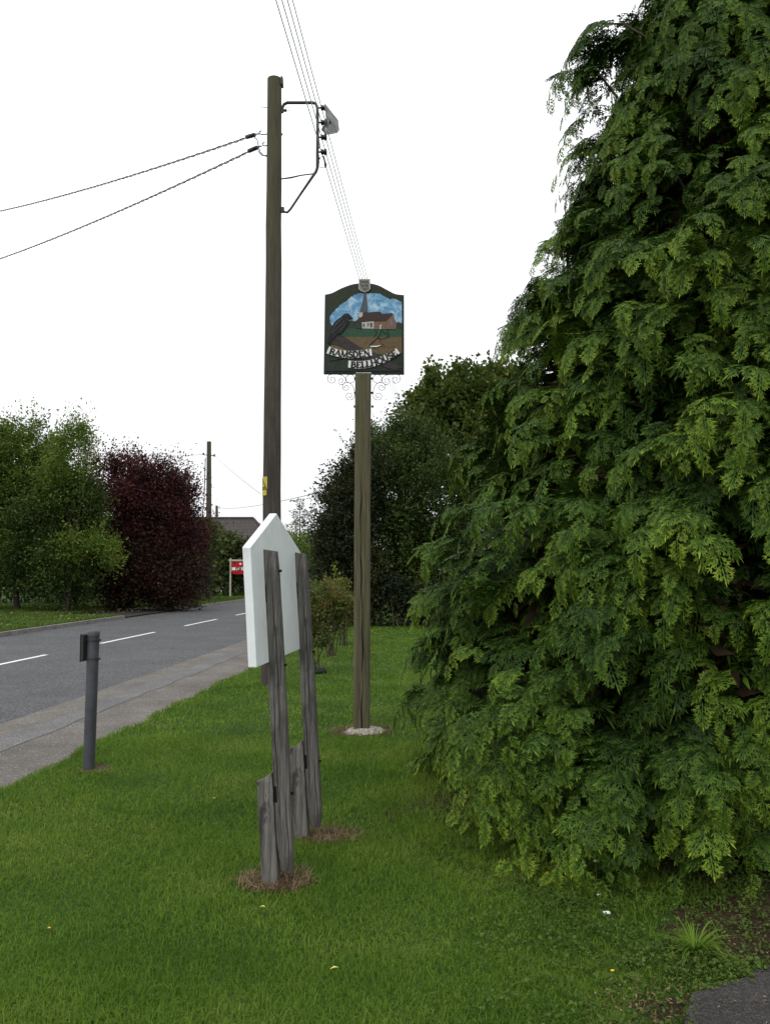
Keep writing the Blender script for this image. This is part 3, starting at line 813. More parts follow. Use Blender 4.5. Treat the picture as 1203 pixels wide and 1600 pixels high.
def frond_template(seed, nside=5, droop=.35, wide=.5):
    r = np.random.default_rng(seed)
    V, Fq, T = [], [], []
    def diamond(p, d, L, W, t0, t1):
        n = np.array([-d[1], d[0]])
        m = p + d * L * .35
        i = len(V)
        V.extend([p, m + n * W, p + d * L, m - n * W]); T.extend([t0, t0 + (t1 - t0) * .4, t1, t0 + (t1 - t0) * .4]); Fq.append((i, i + 1, i + 2, i + 3))
    ax = np.array([1.0, 0])
    for k in range(4):
        diamond(np.array([k * .23, 0]), ax, .34, .026, k * .15, k * .15 + .2)
    diamond(np.array([.86, 0]), ax, .24, .03, .6, 1)
    for i in range(nside * 2):
        x = .04 + .86 * (i + r.uniform(-.3, .3)) / (nside * 2)
        sgn = 1 if i % 2 else -1
        l = (wide * min(1, .55 + 1.8 * x) * (1 - x) + .13) * r.uniform(.75, 1.2)
        a = math.radians(r.uniform(34, 50)) * sgn
        d = np.array([math.cos(a), math.sin(a)])
        p = np.array([x, 0.0])
        diamond(p, d, l, .03, .05, 1.0)
        nq = 2 if l > .3 else 1
        for k in range(nq):
            f = (k + .7) / (nq + .7)
            pp = p + d * l * f
            for s2 in (-1, 1):
                a2 = a + s2 * math.radians(r.uniform(28, 42))
                diamond(pp, np.array([math.cos(a2), math.sin(a2)]), (.24 - .09 * f) * r.uniform(.75, 1.2) * min(1, .5 + l), .026, .15 + .4 * f, .45 + .5 * f)
    V = np.array(V); T = np.clip(np.array(T), 0, 1)
    z = -droop * V[:, 0] ** 2 - .3 * np.abs(V[:, 1]) ** 1.5 + r.normal(0, .012, len(V))
    V3 = np.stack([V[:, 0] * (1 - .25 * droop * V[:, 0]), V[:, 1], z], -1)
    return V3, np.array(Fq), T
TEMPL = [frond_template(1, 5, .1), frond_template(2, 4, .3), frond_template(3, 6, .45, .45), frond_template(4, 5, .2, .56), frond_template(5, 4, .55, .5)]

fr_p, fr_d, fr_n, fr_s, fr_r = [], [], [], [], []
wood_mb = MB()
UPV = np.array([0, 0, 1.0])
def add_spray(tip_r, z, az, length, bright, droop=.35, rise=.35, wide=.36, roll=0.0, fs_=.24, twist=0.0):
    """one flat fan-like branch end: leaves the tree outwards, arches over and droops at the tip"""
    o = np.array([math.cos(az + twist), math.sin(az + twist), 0.0]); lat = np.array([-o[1], o[0], 0.0])
    rad = np.array([math.cos(az), math.sin(az), 0.0])
    tip = np.array([CX, CY, 0.0]) + rad * tip_r + UPV * z
    lat = lat * math.cos(roll) + UPV * math.sin(roll)
    def pt(t):                                   # t = 0 root .. 1 tip
        u = t - 1
        return tip + o * length * u * (1 - .12 * t) + UPV * length * (rise * (t * 1.9 - 1.4 * t * t - .5) - droop * (t ** 3 - 1) * .9)
    nf = max(6, int(length / .036))
    for i in range(nf + 1):
        t = .12 + .88 * i / nf
        p = pt(min(t, .97)); tg = pt(t + .03) - pt(t - .03); tg = tg / np.linalg.norm(tg)
        nn = np.cross(tg, lat); nn = nn / np.linalg.norm(nn)
        if nn[2] < 0: nn = -nn
        if i == nf: d = tg.copy(); sz = fs_ * 1.05
        else:
            sg = 1 if i % 2 else -1
            ang = random.uniform(.55, .95)
            d = tg * math.cos(ang) + lat * sg * math.sin(ang)
            sz = fs_ * (.55 + .75 * min(1, (1 - t) * 1.6)) * random.uniform(.8, 1.2)
        d = d - UPV * random.uniform(.0, .24) + np.array([random.gauss(0, .1), random.gauss(0, .1), 0])
        d = d / np.linalg.norm(d)
        nn = nn + rad * random.uniform(.0, .35) + np.array([random.gauss(0, .14), random.gauss(0, .14), random.gauss(0, .1)])
        nn = nn - d * nn.dot(d); nn = nn / np.linalg.norm(nn)
        p = p.copy(); p[2] = max(p[2], .1)
        if p[2] + d[2] * sz < .05: d[2] *= .2; d = d / np.linalg.norm(d)
        fr_p.append(p); fr_d.append(d); fr_n.append(nn); fr_s.append(sz)
        fr_r.append(min(1, max(0, bright * .52 + .08 * random.random() + .5 * t ** 2.5)))  # yellower new growth at tips; bases darkened to paint shade between sprays
    if random.random() < .08:
        wood_mb.tube([Vector(pt(-.25)), Vector(pt(.1)), Vector(pt(.5)), Vector(pt(.9))], [.011, .009, .006, .002], 4)

cam_az = math.atan2(-CY, -CX)
def lump(z, az):
    low = max(0.0, 1 - z / 1.5)
    w = (1 + .14 * low * math.exp(-((az + 2.30) / .22) ** 2)) * (1 - .10 * low * min(1, max(0, (az + 2.12) / .15)) * (1 if az < -.6 else 0))
    return w * (.965 + .04 * math.sin(5 * az + 2.1 * z) + .035 * math.sin(9 * az - 3.3 * z + 1) + .03 * math.sin(14 * az + 5.1 * z + 2))
def rnd_az(): return cam_az + random.gauss(0, 1.0) if random.random() < .85 else random.uniform(-math.pi, math.pi)
HOLE = []                                        # dark recesses between the boughs
for hx, hy, hr in ((1140, 1120, .22), (1060, 330, .2), (1165, 885, .16), (905, 800, .14), (1130, 190, .22), (1000, 640, .12)):
    d_ = ray(hx, hy); best = None
    for q in range(200):
        yq = 2.5 + q * .03; p = Vector((0, 0, CAM_H)) + d_ * (yq / d_.y)
        if math.hypot(p.x - CX, p.y - CY) < float(cyr(p.z)): best = p; break
    if best is not None: HOLE.append((best, hr))
def holed(r, z, az):
    p = Vector((CX + r * math.cos(az), CY + r * math.sin(az), z))
    return any((p - h).length < q * 1.5 for h, q in HOLE)
# boughs: each a small family of sprays sharing a level, so that lit tops alternate with dark gaps
nb = 0
while nb < 800:
    skirt = nb % 8 == 0
    z = random.uniform(.06, .45) if skirt else random.random() ** .9 * 7.1 + .25
    if random.random() > cyr(z) / 2.62 * .85 + .12: continue
    az = rnd_az(); R0 = float(cyr(z)) * lump(z, az)
    if z < .5 and cam_az - .08 < az < cam_az + 1.3: continue
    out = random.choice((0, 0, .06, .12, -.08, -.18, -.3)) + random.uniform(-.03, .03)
    br = min(1, max(0, random.gauss(.53, .22) + 1.6 * out))  # boughs set back are coloured darker, shade put into the colour
    top = z > 4.4
    if not skirt and holed(R0, z, az): continue
    for q in range(random.randint(2, 5)):
        da = random.gauss(0, .06) * 2.4 / max(.7, R0)
        hang = .85 if top else .7 if z < .9 else .42
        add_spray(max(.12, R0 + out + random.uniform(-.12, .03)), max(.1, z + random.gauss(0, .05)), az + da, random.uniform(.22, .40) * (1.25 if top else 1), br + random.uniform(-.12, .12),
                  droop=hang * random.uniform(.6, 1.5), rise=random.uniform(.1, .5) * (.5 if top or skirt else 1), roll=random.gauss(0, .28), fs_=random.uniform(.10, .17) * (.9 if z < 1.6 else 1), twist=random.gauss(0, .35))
    nb += 1
# inner foliage: older green, taken near black to paint shade into the gaps
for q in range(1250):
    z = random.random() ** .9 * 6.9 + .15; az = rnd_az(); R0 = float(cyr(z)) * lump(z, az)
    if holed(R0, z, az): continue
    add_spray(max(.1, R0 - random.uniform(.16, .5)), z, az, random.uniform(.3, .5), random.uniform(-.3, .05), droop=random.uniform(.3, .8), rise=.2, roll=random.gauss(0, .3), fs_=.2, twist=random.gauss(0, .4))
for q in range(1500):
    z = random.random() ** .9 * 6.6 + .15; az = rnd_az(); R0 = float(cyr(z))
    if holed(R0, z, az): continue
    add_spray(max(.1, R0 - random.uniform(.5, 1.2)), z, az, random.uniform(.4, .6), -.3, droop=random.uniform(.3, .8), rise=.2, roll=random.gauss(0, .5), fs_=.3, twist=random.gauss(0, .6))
# the two boughs that stick out against the sky
def az_for(px, Yq):
    p = at(px, 180, Yq); return math.atan2(p.y - CY, p.x - CX)
for (px, py, Yq, n_) in ((868, 150, 6.2, 7), (900, 135, 6.2, 6), (945, 105, 6.25, 6), (965, 130, 6.2, 5), (1012, 20, 6.25, 5), (790, 505, 6.1, 3), (800, 520, 5.9, 3)):
    p = at(px, py, Yq); rr = math.hypot(p.x - CX, p.y - CY); az = math.atan2(p.y - CY, p.x - CX)
    for q in range(n_):
        add_spray(rr * random.uniform(.92, 1.03), p.z + random.uniform(-.1, .1), az + random.uniform(-.1, .1), random.uniform(.35, .55), .3, droop=.9, rise=.5, fs_=.16, roll=random.gauss(0, .4), twist=random.gauss(0, .4))
fp = np.array(fr_p); fd = np.array(fr_d); fn = np.array(fr_n); fs = np.array(fr_s); frr = np.array(fr_r)
fl = np.cross(fn, fd)
which = rng.integers(0, len(TEMPL), len(fp))
AV, AF, AT, AR = [], [], [], []
off = 0
for k, (tv, tf, tt) in enumerate(TEMPL):
    ix = np.where(which == k)[0]
    if len(ix) == 0: continue
    B = np.stack([fd[ix], fl[ix], fn[ix]], 1) * fs[ix][:, None, None]       # rows: axis, lateral, normal
    W = np.einsum('vi,nij->nvj', tv, B) + fp[ix][:, None]
    nv = len(tv)
    AV.append(W.reshape(-1, 3)); AF.append((tf[None] + (off + np.arange(len(ix)) * nv)[:, None, None]).reshape(-1, 4))
    AT.append(np.tile(tt, len(ix))); AR.append(np.repeat(frr[ix], nv)); off += nv * len(ix)
cyp = thing('cypress_tree', 'huge drooping green cypress filling the right side of the picture', 'tree', (CX, CY, 0))
Vc = np.concatenate(AV); Vc[:, 2] = np.maximum(Vc[:, 2], .045)
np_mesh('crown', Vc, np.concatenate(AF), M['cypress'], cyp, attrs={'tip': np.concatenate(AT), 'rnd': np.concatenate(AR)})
print('fronds', len(fp), 'quads', sum(len(a) for a in AF))
# brown dead inner twigs
n = 42000
z = rng.random(n) ** .9 * 6.4 + .1; a = rng.uniform(0, 2 * np.pi, n); rr = np.clip(cyr(z) - rng.uniform(.5, 1.0, n), .05, 9)
C = np.stack([CX + rr * np.cos(a), CY + rr * np.sin(a), z], -1)
d = unit(np.stack([np.cos(a), np.sin(a), np.full(n, -.3)], -1) + rng.normal(0, .5, (n, 3)))
L = rng.uniform(.1, .2, n)
leaf_mesh(C, d, unit(rng.normal(size=(n, 3))), L, L * .4, rng.random(n), 'dead_inner_twigs', M['dead_twig'], cyp)
wood_mb.tube([(CX, CY, -.05), (CX + .05, CY, 2), (CX, CY + .04, 5), (CX, CY, 7.2)], [.3, .22, .12, .02], 12)
wood_mb.build('trunk', M['bark_dark'], cyp)

# ------------------------------------------------------------------ lettering (stroke-built serif capitals)
def arc(cx, cy, rx_, ry_, a0, a1, n=12):
    return [(cx + rx_ * math.cos(R(a0 + (a1 - a0) * i / n)), cy + ry_ * math.sin(R(a0 + (a1 - a0) * i / n))) for i in range(n + 1)]
# letter -> (advance, [(polyline, thick?)], [serif (x, y)])
LET = {
 'R': (.72, [([(.14, 0), (.14, 1)], 1), ([(.14, .97)] + arc(.36, .75, .2, .22, 90, -90) + [(.14, .53)], .7), ([(.36, .53), (.64, .02)], 1)], [(.14, 0), (.14, 1), (.64, 0)]),
 'A': (.78, [([(.06, 0), (.37, 1)], .5), ([(.37, 1), (.70, 0)], 1), ([(.17, .34), (.58, .34)], .5)], [(.06, 0), (.70, 0)]),
 'M': (.98, [([(.12, 0), (.14, 1)], .5), ([(.14, 1), (.47, .05)], 1), ([(.47, .05), (.80, 1)], .5), ([(.80, 1), (.82, 0)], 1)], [(.12, 0), (.82, 0), (.12, 1), (.82, 1)]),
 'S': (.58, [(arc(.29, .75, .18, .23, 30, 270, 12) + arc(.29, .27, .2, .25, 90, -150, 12), .9)], []),
 'D': (.80, [([(.14, 0), (.14, 1)], 1), ([(.14, .97), (.3, .97)] + arc(.32, .5, .34, .47, 90, -90, 16) + [(.14, .03)], .9)], [(.14, 0), (.14, 1)]),
 'E': (.66, [([(.14, 0), (.14, 1)], 1), ([(.14, .97), (.56, .97), (.56, .84)], .55), ([(.14, .52), (.46, .52)], .55), ([(.14, .03), (.58, .03), (.58, .2)], .55)], [(.14, 0), (.14, 1)]),
 'N': (.84, [([(.12, 0), (.12, 1)], .5), ([(.12, 1), (.68, 0)], 1), ([(.68, 0), (.68, 1)], .5)], [(.12, 0), (.12, 1), (.68, 1)]),
 'B': (.70, [([(.14, 0), (.14, 1)], 1), ([(.14, .97)] + arc(.34, .76, .18, .21, 90, -90) + [(.14, .55)], .7), ([(.14, .53)] + arc(.36, .28, .22, .25, 90, -90) + [(.14, .03)], .8)], [(.14, 0), (.14, 1)]),
 'L': (.62, [([(.14, 0), (.14, 1)], 1), ([(.14, .03), (.54, .03), (.54, .22)], .55)], [(.14, 0), (.14, 1)]),
 'H': (.84, [([(.14, 0), (.14, 1)], 1), ([(.68, 0), (.68, 1)], 1), ([(.14, .52), (.68, .52)], .55)], [(.14, 0), (.14, 1), (.68, 0), (.68, 1)]),
 'O': (.82, [(arc(.40, .5, .33, .48, 0, 360, 24), .85)], []),
 'U': (.80, [([(.14, 1), (.14, .35)] + arc(.39, .3, .25, .28, 180, 360, 10) + [(.64, 1)], .85)], [(.14, 1), (.64, 1)]),
 'F': (.62, [([(.14, 0), (.14, 1)], 1), ([(.14, .97), (.56, .97), (.56, .84)], .6), ([(.14, .52), (.46, .52)], .6)], [(.14, 0), (.14, 1)]),
 ' ': (.4, [], []),
}
def letters(text, place, h, thick, bold=.17, serif=True):
    """place(s, y) maps distance along the line and height to a world point (front face); thick pushes it out"""
    mb = MB()
    s = 0.0
    for ch in text:
        adv, strokes, serifs = LET[ch]
        segs = []
        for pl, wgt in strokes:
            for a, b in zip(pl[:-1], pl[1:]): segs.append((a, b, bold * wgt))
        if serif:
            for x_, y_ in serifs: segs.append(((x_ - .13, y_), (x_ + .13, y_), .07))
        for k, (a, b, wd) in enumerate(segs):
            dx, dy = b[0] - a[0], b[1] - a[1]; l = math.hypot(dx, dy) + 1e-9
            ex, ey = dx / l * wd * .3, dy / l * wd * .3; nx_, ny_ = -dy / l * wd / 2, dx / l * wd / 2
            c = [(a[0] - ex + nx_, a[1] - ey + ny_), (a[0] - ex - nx_, a[1] - ey - ny_), (b[0] + ex - nx_, b[1] + ey - ny_), (b[0] + ex + nx_, b[1] + ey + ny_)]
            tt = thick * (1 + .04 * (k % 7))
            f = [place(s + q[0] * h, q[1] * h, tt) for q in c]; bk = [place(s + q[0] * h, q[1] * h, 0) for q in c]
            mb.add(f + bk, [(0, 1, 2, 3), (0, 4, 5, 1), (1, 5, 6, 2), (2, 6, 7, 3), (3, 7, 4, 0)])
        s += adv * h
    return mb, s
def text_len(text, h): return sum(LET[c][0] for c in text) * h

# ------------------------------------------------------------------ village sign
vs_t = thing('village_sign', 'carved and painted village sign with crow and church on a tall timber post', 'sign', SIGN)
ZS = SIGN.y                                      # plane of the sign
SQ = .5                                          # half depth of things
pw = .158
def sq_post(mb, base, top, w, d, ch=.012, n=9, wob=.002):
    """chamfered square timber from base to top"""
    ring = [(-w / 2 + ch, -d / 2), (w / 2 - ch, -d / 2), (w / 2, -d / 2 + ch), (w / 2, d / 2 - ch), (w / 2 - ch, d / 2), (-w / 2 + ch, d / 2), (-w / 2, d / 2 - ch), (-w / 2, -d / 2 + ch)]
    base = Vector(base); top = Vector(top); vs = []
    for i in range(n):
        c = base.lerp(top, i / (n - 1)); ox, oy = random.uniform(-wob, wob), random.uniform(-wob, wob)
        vs += [c + Vector((x + ox, y + oy, 0)) for x, y in ring]
    fs = [(i * 8 + k, i * 8 + (k + 1) % 8, (i + 1) * 8 + (k + 1) % 8, (i + 1) * 8 + k) for i in range(n - 1) for k in range(8)]
    fs += [tuple(range(7, -1, -1)), tuple(range((n - 1) * 8, n * 8))]
    mb.add(vs, fs)
ptop = at(567.5, 586, ZS); pbot = Vector((SIGN.x, ZS, .0))
mb = MB(); sq_post(mb, pbot, ptop + Vector((0, 0, .3)) * 0 + Vector((0, 0, 0)), pw, pw)
post = mb.build('post', M['post_wood'], vs_t, origin=pbot)
# long drying crack down the front of the post
mb = MB()
prev = None; cw = 0
for i in range(60):
    z = .05 + 2.75 * i / 59
    f = z / ptop.z
    cx_ = pbot.x + (ptop.x - pbot.x) * f + .012 * math.sin(z * 2.3) + .004 * math.sin(z * 17) - .004
    wd = .0042 * (1 if z < 2.2 else max(.15, (2.8 - z) / .6)) * (1 + .5 * math.sin(z * 9))
    cur = (Vector((cx_ - wd, ZS - pw / 2 - .004, z)), Vector((cx_ + wd, ZS - pw / 2 - .004, z)))
    if prev: mb.add([prev[0], prev[1], cur[1], cur[0]], [(0, 1, 2, 3)])
    prev = cur
mb.build('drying_crack', M['crack'], post)
fo = patch('footing', SIGN.x + .02, SIGN.y - .01, .2, .17, .05, M['concrete'], dome=.045, wob=.12)
fo.parent = vs_t; fo.matrix_parent_inverse = Matrix.Translation(vs_t.location).inverted()

# board drawn in a local frame: zoom-photo units (1164 x 1600 view of 160 x 220 photo pixels), 1 unit -> metres
ZU = 7.275
YB = ZS - .03                                   # front of the board
def S(x, y, d=0.0):
    p = at(490 + x / ZU, 420 + y / ZU, YB)
    return Vector((p.x, YB - d, p.z))
def relief(poly, d0, d1):
    mb = MB(); n = len(poly)
    a = [S(x, y, d1) for x, y in poly]; b_ = [S(x, y, d0) for x, y in poly]
    mb.add(a + b_, [tuple(range(n)), tuple(range(2 * n - 1, n - 1, -1))] + [(i, i + n, (i + 1) % n + n, (i + 1) % n) for i in range(n)])
    return mb
def smooth_line(pts, n=8):
    out = []
    P_ = [pts[0]] + list(pts) + [pts[-1]]
    for i in range(1, len(P_) - 2):
        p0, p1, p2, p3 = P_[i - 1], P_[i], P_[i + 1], P_[i + 2]
        for k in range(n):
            t = k / n
            out.append(tuple(.5 * (2 * p1[c] + (p2[c] - p0[c]) * t + (2 * p0[c] - 5 * p1[c] + 4 * p2[c] - p3[c]) * t * t + (3 * p1[c] - p0[c] - 3 * p2[c] + p3[c]) * t ** 3) for c in (0, 1)))
    out.append(tuple(pts[-1]))
    return out
topL = smooth_line([(128, 292), (210, 272), (310, 222), (420, 180), (500, 165), (578, 160)])
topR = smooth_line([(578, 160), (650, 165), (740, 188), (840, 240), (930, 284), (1028, 296)])
outline = topL + topR[1:] + [(1030, 1196), (114, 1192)]
board = relief(outline, -.045, 0).build('sign_board', M['p_frame'], vs_t, origin=S(575, 700), bevel=.004)
cx0, cy0 = 575, 690
def inset(poly, k): return [(cx0 + (x - cx0) * (1 - k / 450), cy0 + (y - cy0) * (1 - k / 520)) for x, y in poly]
def sub(name, mb, mat, label=None):
    o = mb.build(name, mat, board, origin=S(575, 700))
    o.matrix_parent_inverse = Matrix.Translation(board.location).inverted()
    return o
sub('leaf_canopy', relief(inset(outline, 18), -.002, .003), M['p_canopy'])
# leafy ragged edge of the canopy over the sky
skyp = smooth_line([(200, 640), (190, 540), (235, 480), (300, 415), (360, 380), (420, 330), (500, 285), (620, 278), (700, 285), (770, 295), (850, 340), (940, 352), (1000, 385)], 6)
skyp = [(x + random.uniform(-7, 7), y + random.uniform(-8, 8)) for x, y in skyp] + [(1003, 640)]
sub('painted_sky', relief(skyp + [(1003, 700), (200, 700)], .001, .005), M['p_cloud'])
sub('painted_trees', relief([(200, 648), (260, 640), (300, 628), (370, 610), (430, 590), (470, 600), (500, 625), (930, 620), (960, 606), (1003, 622), (1003, 700), (200, 700)], .003, .0075), M['p_trees'])
sub('green_field', relief([(200, 700), (360, 690), (460, 680), (1003, 690), (1003, 775), (200, 775)], .003, .009), M['p_field'])
sub('ploughed_earth', relief([(200, 773), (1003, 770), (1003, 960), (640, 1000), (300, 1000), (200, 900)], .003, .0085), M['p_earth'])
sub('spire', relief([(590, 230), (604, 320), (608, 400), (615, 500), (520, 500), (540, 440), (552, 400), (566, 320), (572, 230)], .003, .0115), M['p_spire'])
sub('nave_roof', relief([(500, 510), (570, 505), (750, 490), (780, 515), (705, 595), (560, 606), (460, 615), (520, 560)], .003, .0135), M['p_roof'])
sub('chancel_roof', relief([(750, 520), (893, 508), (905, 520), (828, 598), (680, 600)], .003, .0155), M['p_roof'])
sub('belfry', relief([(510, 505), (560, 500), (556, 545), (530, 562), (512, 540)], .003, .0165), M['p_white'])
sub('nave_wall', relief([(548, 612), (685, 600), (687, 684), (552, 682)], .003, .0125), M['p_white'])
for q in ((560, 630, 580, 662), (612, 622, 627, 655), (642, 618, 668, 668)):
    w = MB(); w.add([S(q[0], q[1], .0136), S(q[2], q[1], .0136), S(q[2], q[3], .0136), S(q[0], q[3], .0136)], [(0, 1, 2, 3)])
    sub('nave_window', w, M['p_spire'])
sub('porch', relief([(470, 618), (545, 608), (548, 684), (480, 680)], .003, .0145), M['p_trees'])
sub('chancel_wall', relief([(686, 602), (826, 600), (826, 690), (690, 690)], .003, .0125), M['p_brick'])
sub('gable_wall', relief([(893, 518), (943, 620), (940, 690), (828, 690), (828, 602)], .003, .0145), M['p_brick'])
w = relief([(868, 660), (868, 600), (884, 575), (900, 600), (900, 660)], .003, .0158); sub('gable_window', w, M['p_feather'])
w = relief([(750, 690), (750, 640), (775, 635), (775, 690)], .003, .0138); sub('church_door', w, M['p_white'])
# branch, bird
br_ = smooth_line([(160, 800), (230, 775), (330, 765), (430, 830), (540, 900), (700, 960), (1000, 1130)], 5) + smooth_line([(940, 1160), (640, 1060), (440, 960), (300, 880), (165, 850)], 5)
sub('lower_grass', relief([(150, 880), (420, 960), (640, 960), (1003, 1000), (1003, 1165), (140, 1165)], .003, .0095), M['p_grass'])
sub('branch', relief(br_, .003, .0145), M['p_branch'])
mb = MB()
for (x0, y0, x1, y1) in ((180, 1050, 420, 1010), (420, 1010, 560, 1030)):
    a, b_ = S(x0, y0, .0135), S(x1, y1, .0135); mb.tube([a, a.lerp(b_, .5), b_], [.003, .004, .003], 6)
sub('side_twig', mb, M['p_branch'])
bird = smooth_line([(446, 570), (430, 548), (400, 520), (370, 515), (345, 520), (325, 545), (280, 578), (235, 620), (205, 680), (185, 760), (160, 820), (175, 842), (215, 820), (250, 780), (270, 750), (310, 745), (345, 705), (375, 660), (400, 610), (404, 585), (414, 574)], 4)
sub('crow', relief(bird, .003, .021), M['p_bird'])
mb = MB()
for pl in ([(330, 570), (270, 620), (225, 690), (205, 735)], [(350, 600), (300, 655), (250, 700), (210, 740)], [(365, 625), (330, 680), (290, 720)], [(340, 535), (365, 530), (380, 545)], [(300, 600), (240, 660)], [(365, 580), (395, 590)]):
    mb.tube([S(x, y, .0215) for x, y in smooth_line(pl, 4)], .0018, 5)
sub('feather_line', mb, M['p_feather'])
mb = MB()
for pl in ([(290, 745), (280, 775)], [(310, 745), (315, 772)]):
    mb.tube([S(x, y, .016) for x, y in pl], .0016, 5)
sub('crow_leg', mb, M['p_bird'])
mb = MB()
for pl, r_0 in (([(772, 655), (768, 710), (735, 780), (680, 830), (630, 880)], .0036), ([(630, 880), (700, 900), (780, 870)], .0036), ([(740, 790), (790, 800), (858, 768)], .003), ([(858, 768), (840, 720), (845, 690)], .003), ([(690, 700), (720, 720), (690, 770)], .0024),
                ([(735, 780), (770, 850), (800, 870)], .0024), ([(780, 700), (800, 730), (840, 740)], .0024)):
    mb.tube([S(x, y, .0115) for x, y in smooth_line(pl, 5)], r_0, 6)
sub('plough', mb, M['p_bird'])
sub('plough_share', relief([(632, 882), (700, 880), (775, 872), (720, 893), (655, 894)], .003, .0155), M['p_banner'])
mb = relief(smooth_line([(690, 830), (740, 800), (850, 810), (910, 885), (800, 890), (700, 870)], 4), .003, .0105); sub('earth_clod', mb, M['p_earth'])
def banner(top, bot, text, h, name):
    tp = smooth_line(top, 8); bt = smooth_line(bot, 8)
    t = relief(tp + bt[::-1], .003, .021)
    o = t.build(name, M['p_banner'], vs_t, origin=S(575, 960))
    # letters run along the mean of the two edges
    mid = [((a[0] + b_[0]) / 2, (a[1] + b_[1]) / 2) for a, b_ in zip(tp, bt)]
    ln = [0]
    for a, b_ in zip(mid[:-1], mid[1:]): ln.append(ln[-1] + math.dist(a, b_))
    tot = ln[-1]
    H = h; tl = text_len(text, H); s0 = tot * .05; kx = tot * .91 / tl
    def place(s, y, t_):
        q = min(max(s * kx + s0, 0), tot - 1e-3)
        i = max(k for k in range(len(ln) - 1) if ln[k] <= q)
        f = (q - ln[i]) / (ln[i + 1] - ln[i] + 1e-9)
        a, b_ = mid[i], mid[i + 1]
        x = a[0] + (b_[0] - a[0]) * f; yy = a[1] + (b_[1] - a[1]) * f
        j0, j1 = max(0, i - 3), min(len(mid) - 1, i + 4)
        tx, ty = mid[j1][0] - mid[j0][0], mid[j1][1] - mid[j0][1]; l = math.hypot(tx, ty); tx /= l; ty /= l
        up = y - H / 2
        return S(x + ty * up, yy - tx * up, .0212 + t_)
    m2, _ = letters(text, place, H, .003, .26)
    lo_ = m2.build('lettering', M['p_letter'], o, origin=S(575, 960))
    lo_.matrix_parent_inverse = Matrix.Translation(o.location).inverted()
banner([(180, 888), (300, 928), (440, 940), (560, 928), (656, 914)], [(148, 966), (270, 1004), (420, 1022), (560, 1010), (666, 992)], 'RAMSDEN', 67, 'name_banner')
banner([(398, 1048), (520, 1056), (680, 1034), (830, 974), (940, 910)], [(394, 1128), (520, 1140), (690, 1114), (860, 1044), (980, 966)], 'BELLHOUSE', 66, 'name_banner')
# crest
sh = [(513, 120), (643, 120), (646, 235), (625, 258), (580, 276), (535, 258), (512, 235)]
cr = relief(sh, -.03, .022).build('crest', M['crest_rim'], vs_t, origin=S(578, 200), bevel=.003)
shi = [(578 + (x - 578) * .82, 198 + (y - 198) * .82) for x, y in sh]
o = relief(shi, .01, .026).build('shield', M['crest'], cr, origin=S(578, 200)); o.matrix_parent_inverse = Matrix.Translation(cr.location).inverted()
# dark carved charges on the shield
mb = MB()
for (x0, y0, x1, y1) in ((545, 150, 610, 165), (540, 190, 570, 220), (585, 185, 620, 215), (560, 230, 600, 245), (535, 145, 548, 180), (608, 150, 622, 178)):
    mb = MB(); mb.add([S(x0, y0, .0275), S(x1, y0 + 3, .0275), S(x1 - 3, y1, .0275), S(x0 + 4, y1, .0275)], [(0, 1, 2, 3)])
    o = mb.build('carved_charge', M['p_spire'], cr); o.matrix_parent_inverse = Matrix.Translation(cr.location).inverted()
# plaque at the foot of the board, with a line of tiny marks
pl_ = relief([(482, 1180), (656, 1180), (656, 1208), (482, 1208)], -.03, .012).build('plaque', M['crest_rim'], vs_t, origin=S(570, 1194))
# iron scrolls
def spiral(cx_, cy_, r, a0, turns, dirn=1, n=26, r_end=.25):
    out = []
    for i in range(n + 1):
        f = i / n; a = R(a0) + dirn * f * turns * 2 * math.pi; rr = r * (1 - (1 - r_end) * f)
        out.append((cx_ + rr * math.cos(a), cy_ - rr * math.sin(a)))
    return out
def scroll_bracket(mir):
    mb = MB()
    def T(x): return x if not mir else 1142 - x
    def D(pl, r=.0032): mb.tube([S(T(x), y, -.02) for x, y in pl], r, 6)
    D(arc(418, 1245, 52, 48, 0, 360, 26))
    # upper rail scroll from the board to the ring
    D(smooth_line([(160, 1250), (168, 1210), (200, 1196), (280, 1196), (340, 1215), (362, 1250), (355, 1290), (318, 1312)], 6))
    D(spiral(318, 1276, 40, 270, 1.2, -1) if False else spiral(315, 1272, 42, -80, 1.15, -1))
    D([(160, 1250)] + spiral(210, 1252, 50, 180, 1.2, 1))
    # lower rail scroll down the post
    D(smooth_line([(340, 1345), (332, 1310), (370, 1290), (420, 1300), (455, 1350), (465, 1420), (455, 1468), (415, 1488)], 6))
    D(spiral(370, 1342, 40, 180, 1.2, 1))
    D(spiral(408, 1440, 48, -85, 1.2, -1))
    return mb.build('scroll_bracket', M['iron'], vs_t)
scroll_bracket(False); scroll_bracket(True)
for (x, y) in ((470, 1232), (470, 1395), (466, 1552), (664, 1232), (664, 1395), (668, 1552)):
    mb = MB(); p = S(x, y, -.06); mb.tube([p + Vector((-.012, 0, 0)), p + Vector((.012, 0, 0))], .012, 8); mb.build('bolt', M['steel_dark'], vs_t)
for (px, py) in ((553.5, 677), (580.5, 677)):
    mb = MB(); p = at(px, py, ZS); mb.tube([p + Vector((-.012, 0, 0)), p + Vector((.012, 0, 0))], .011, 8); mb.build('bolt', M['steel_dark'], vs_t)

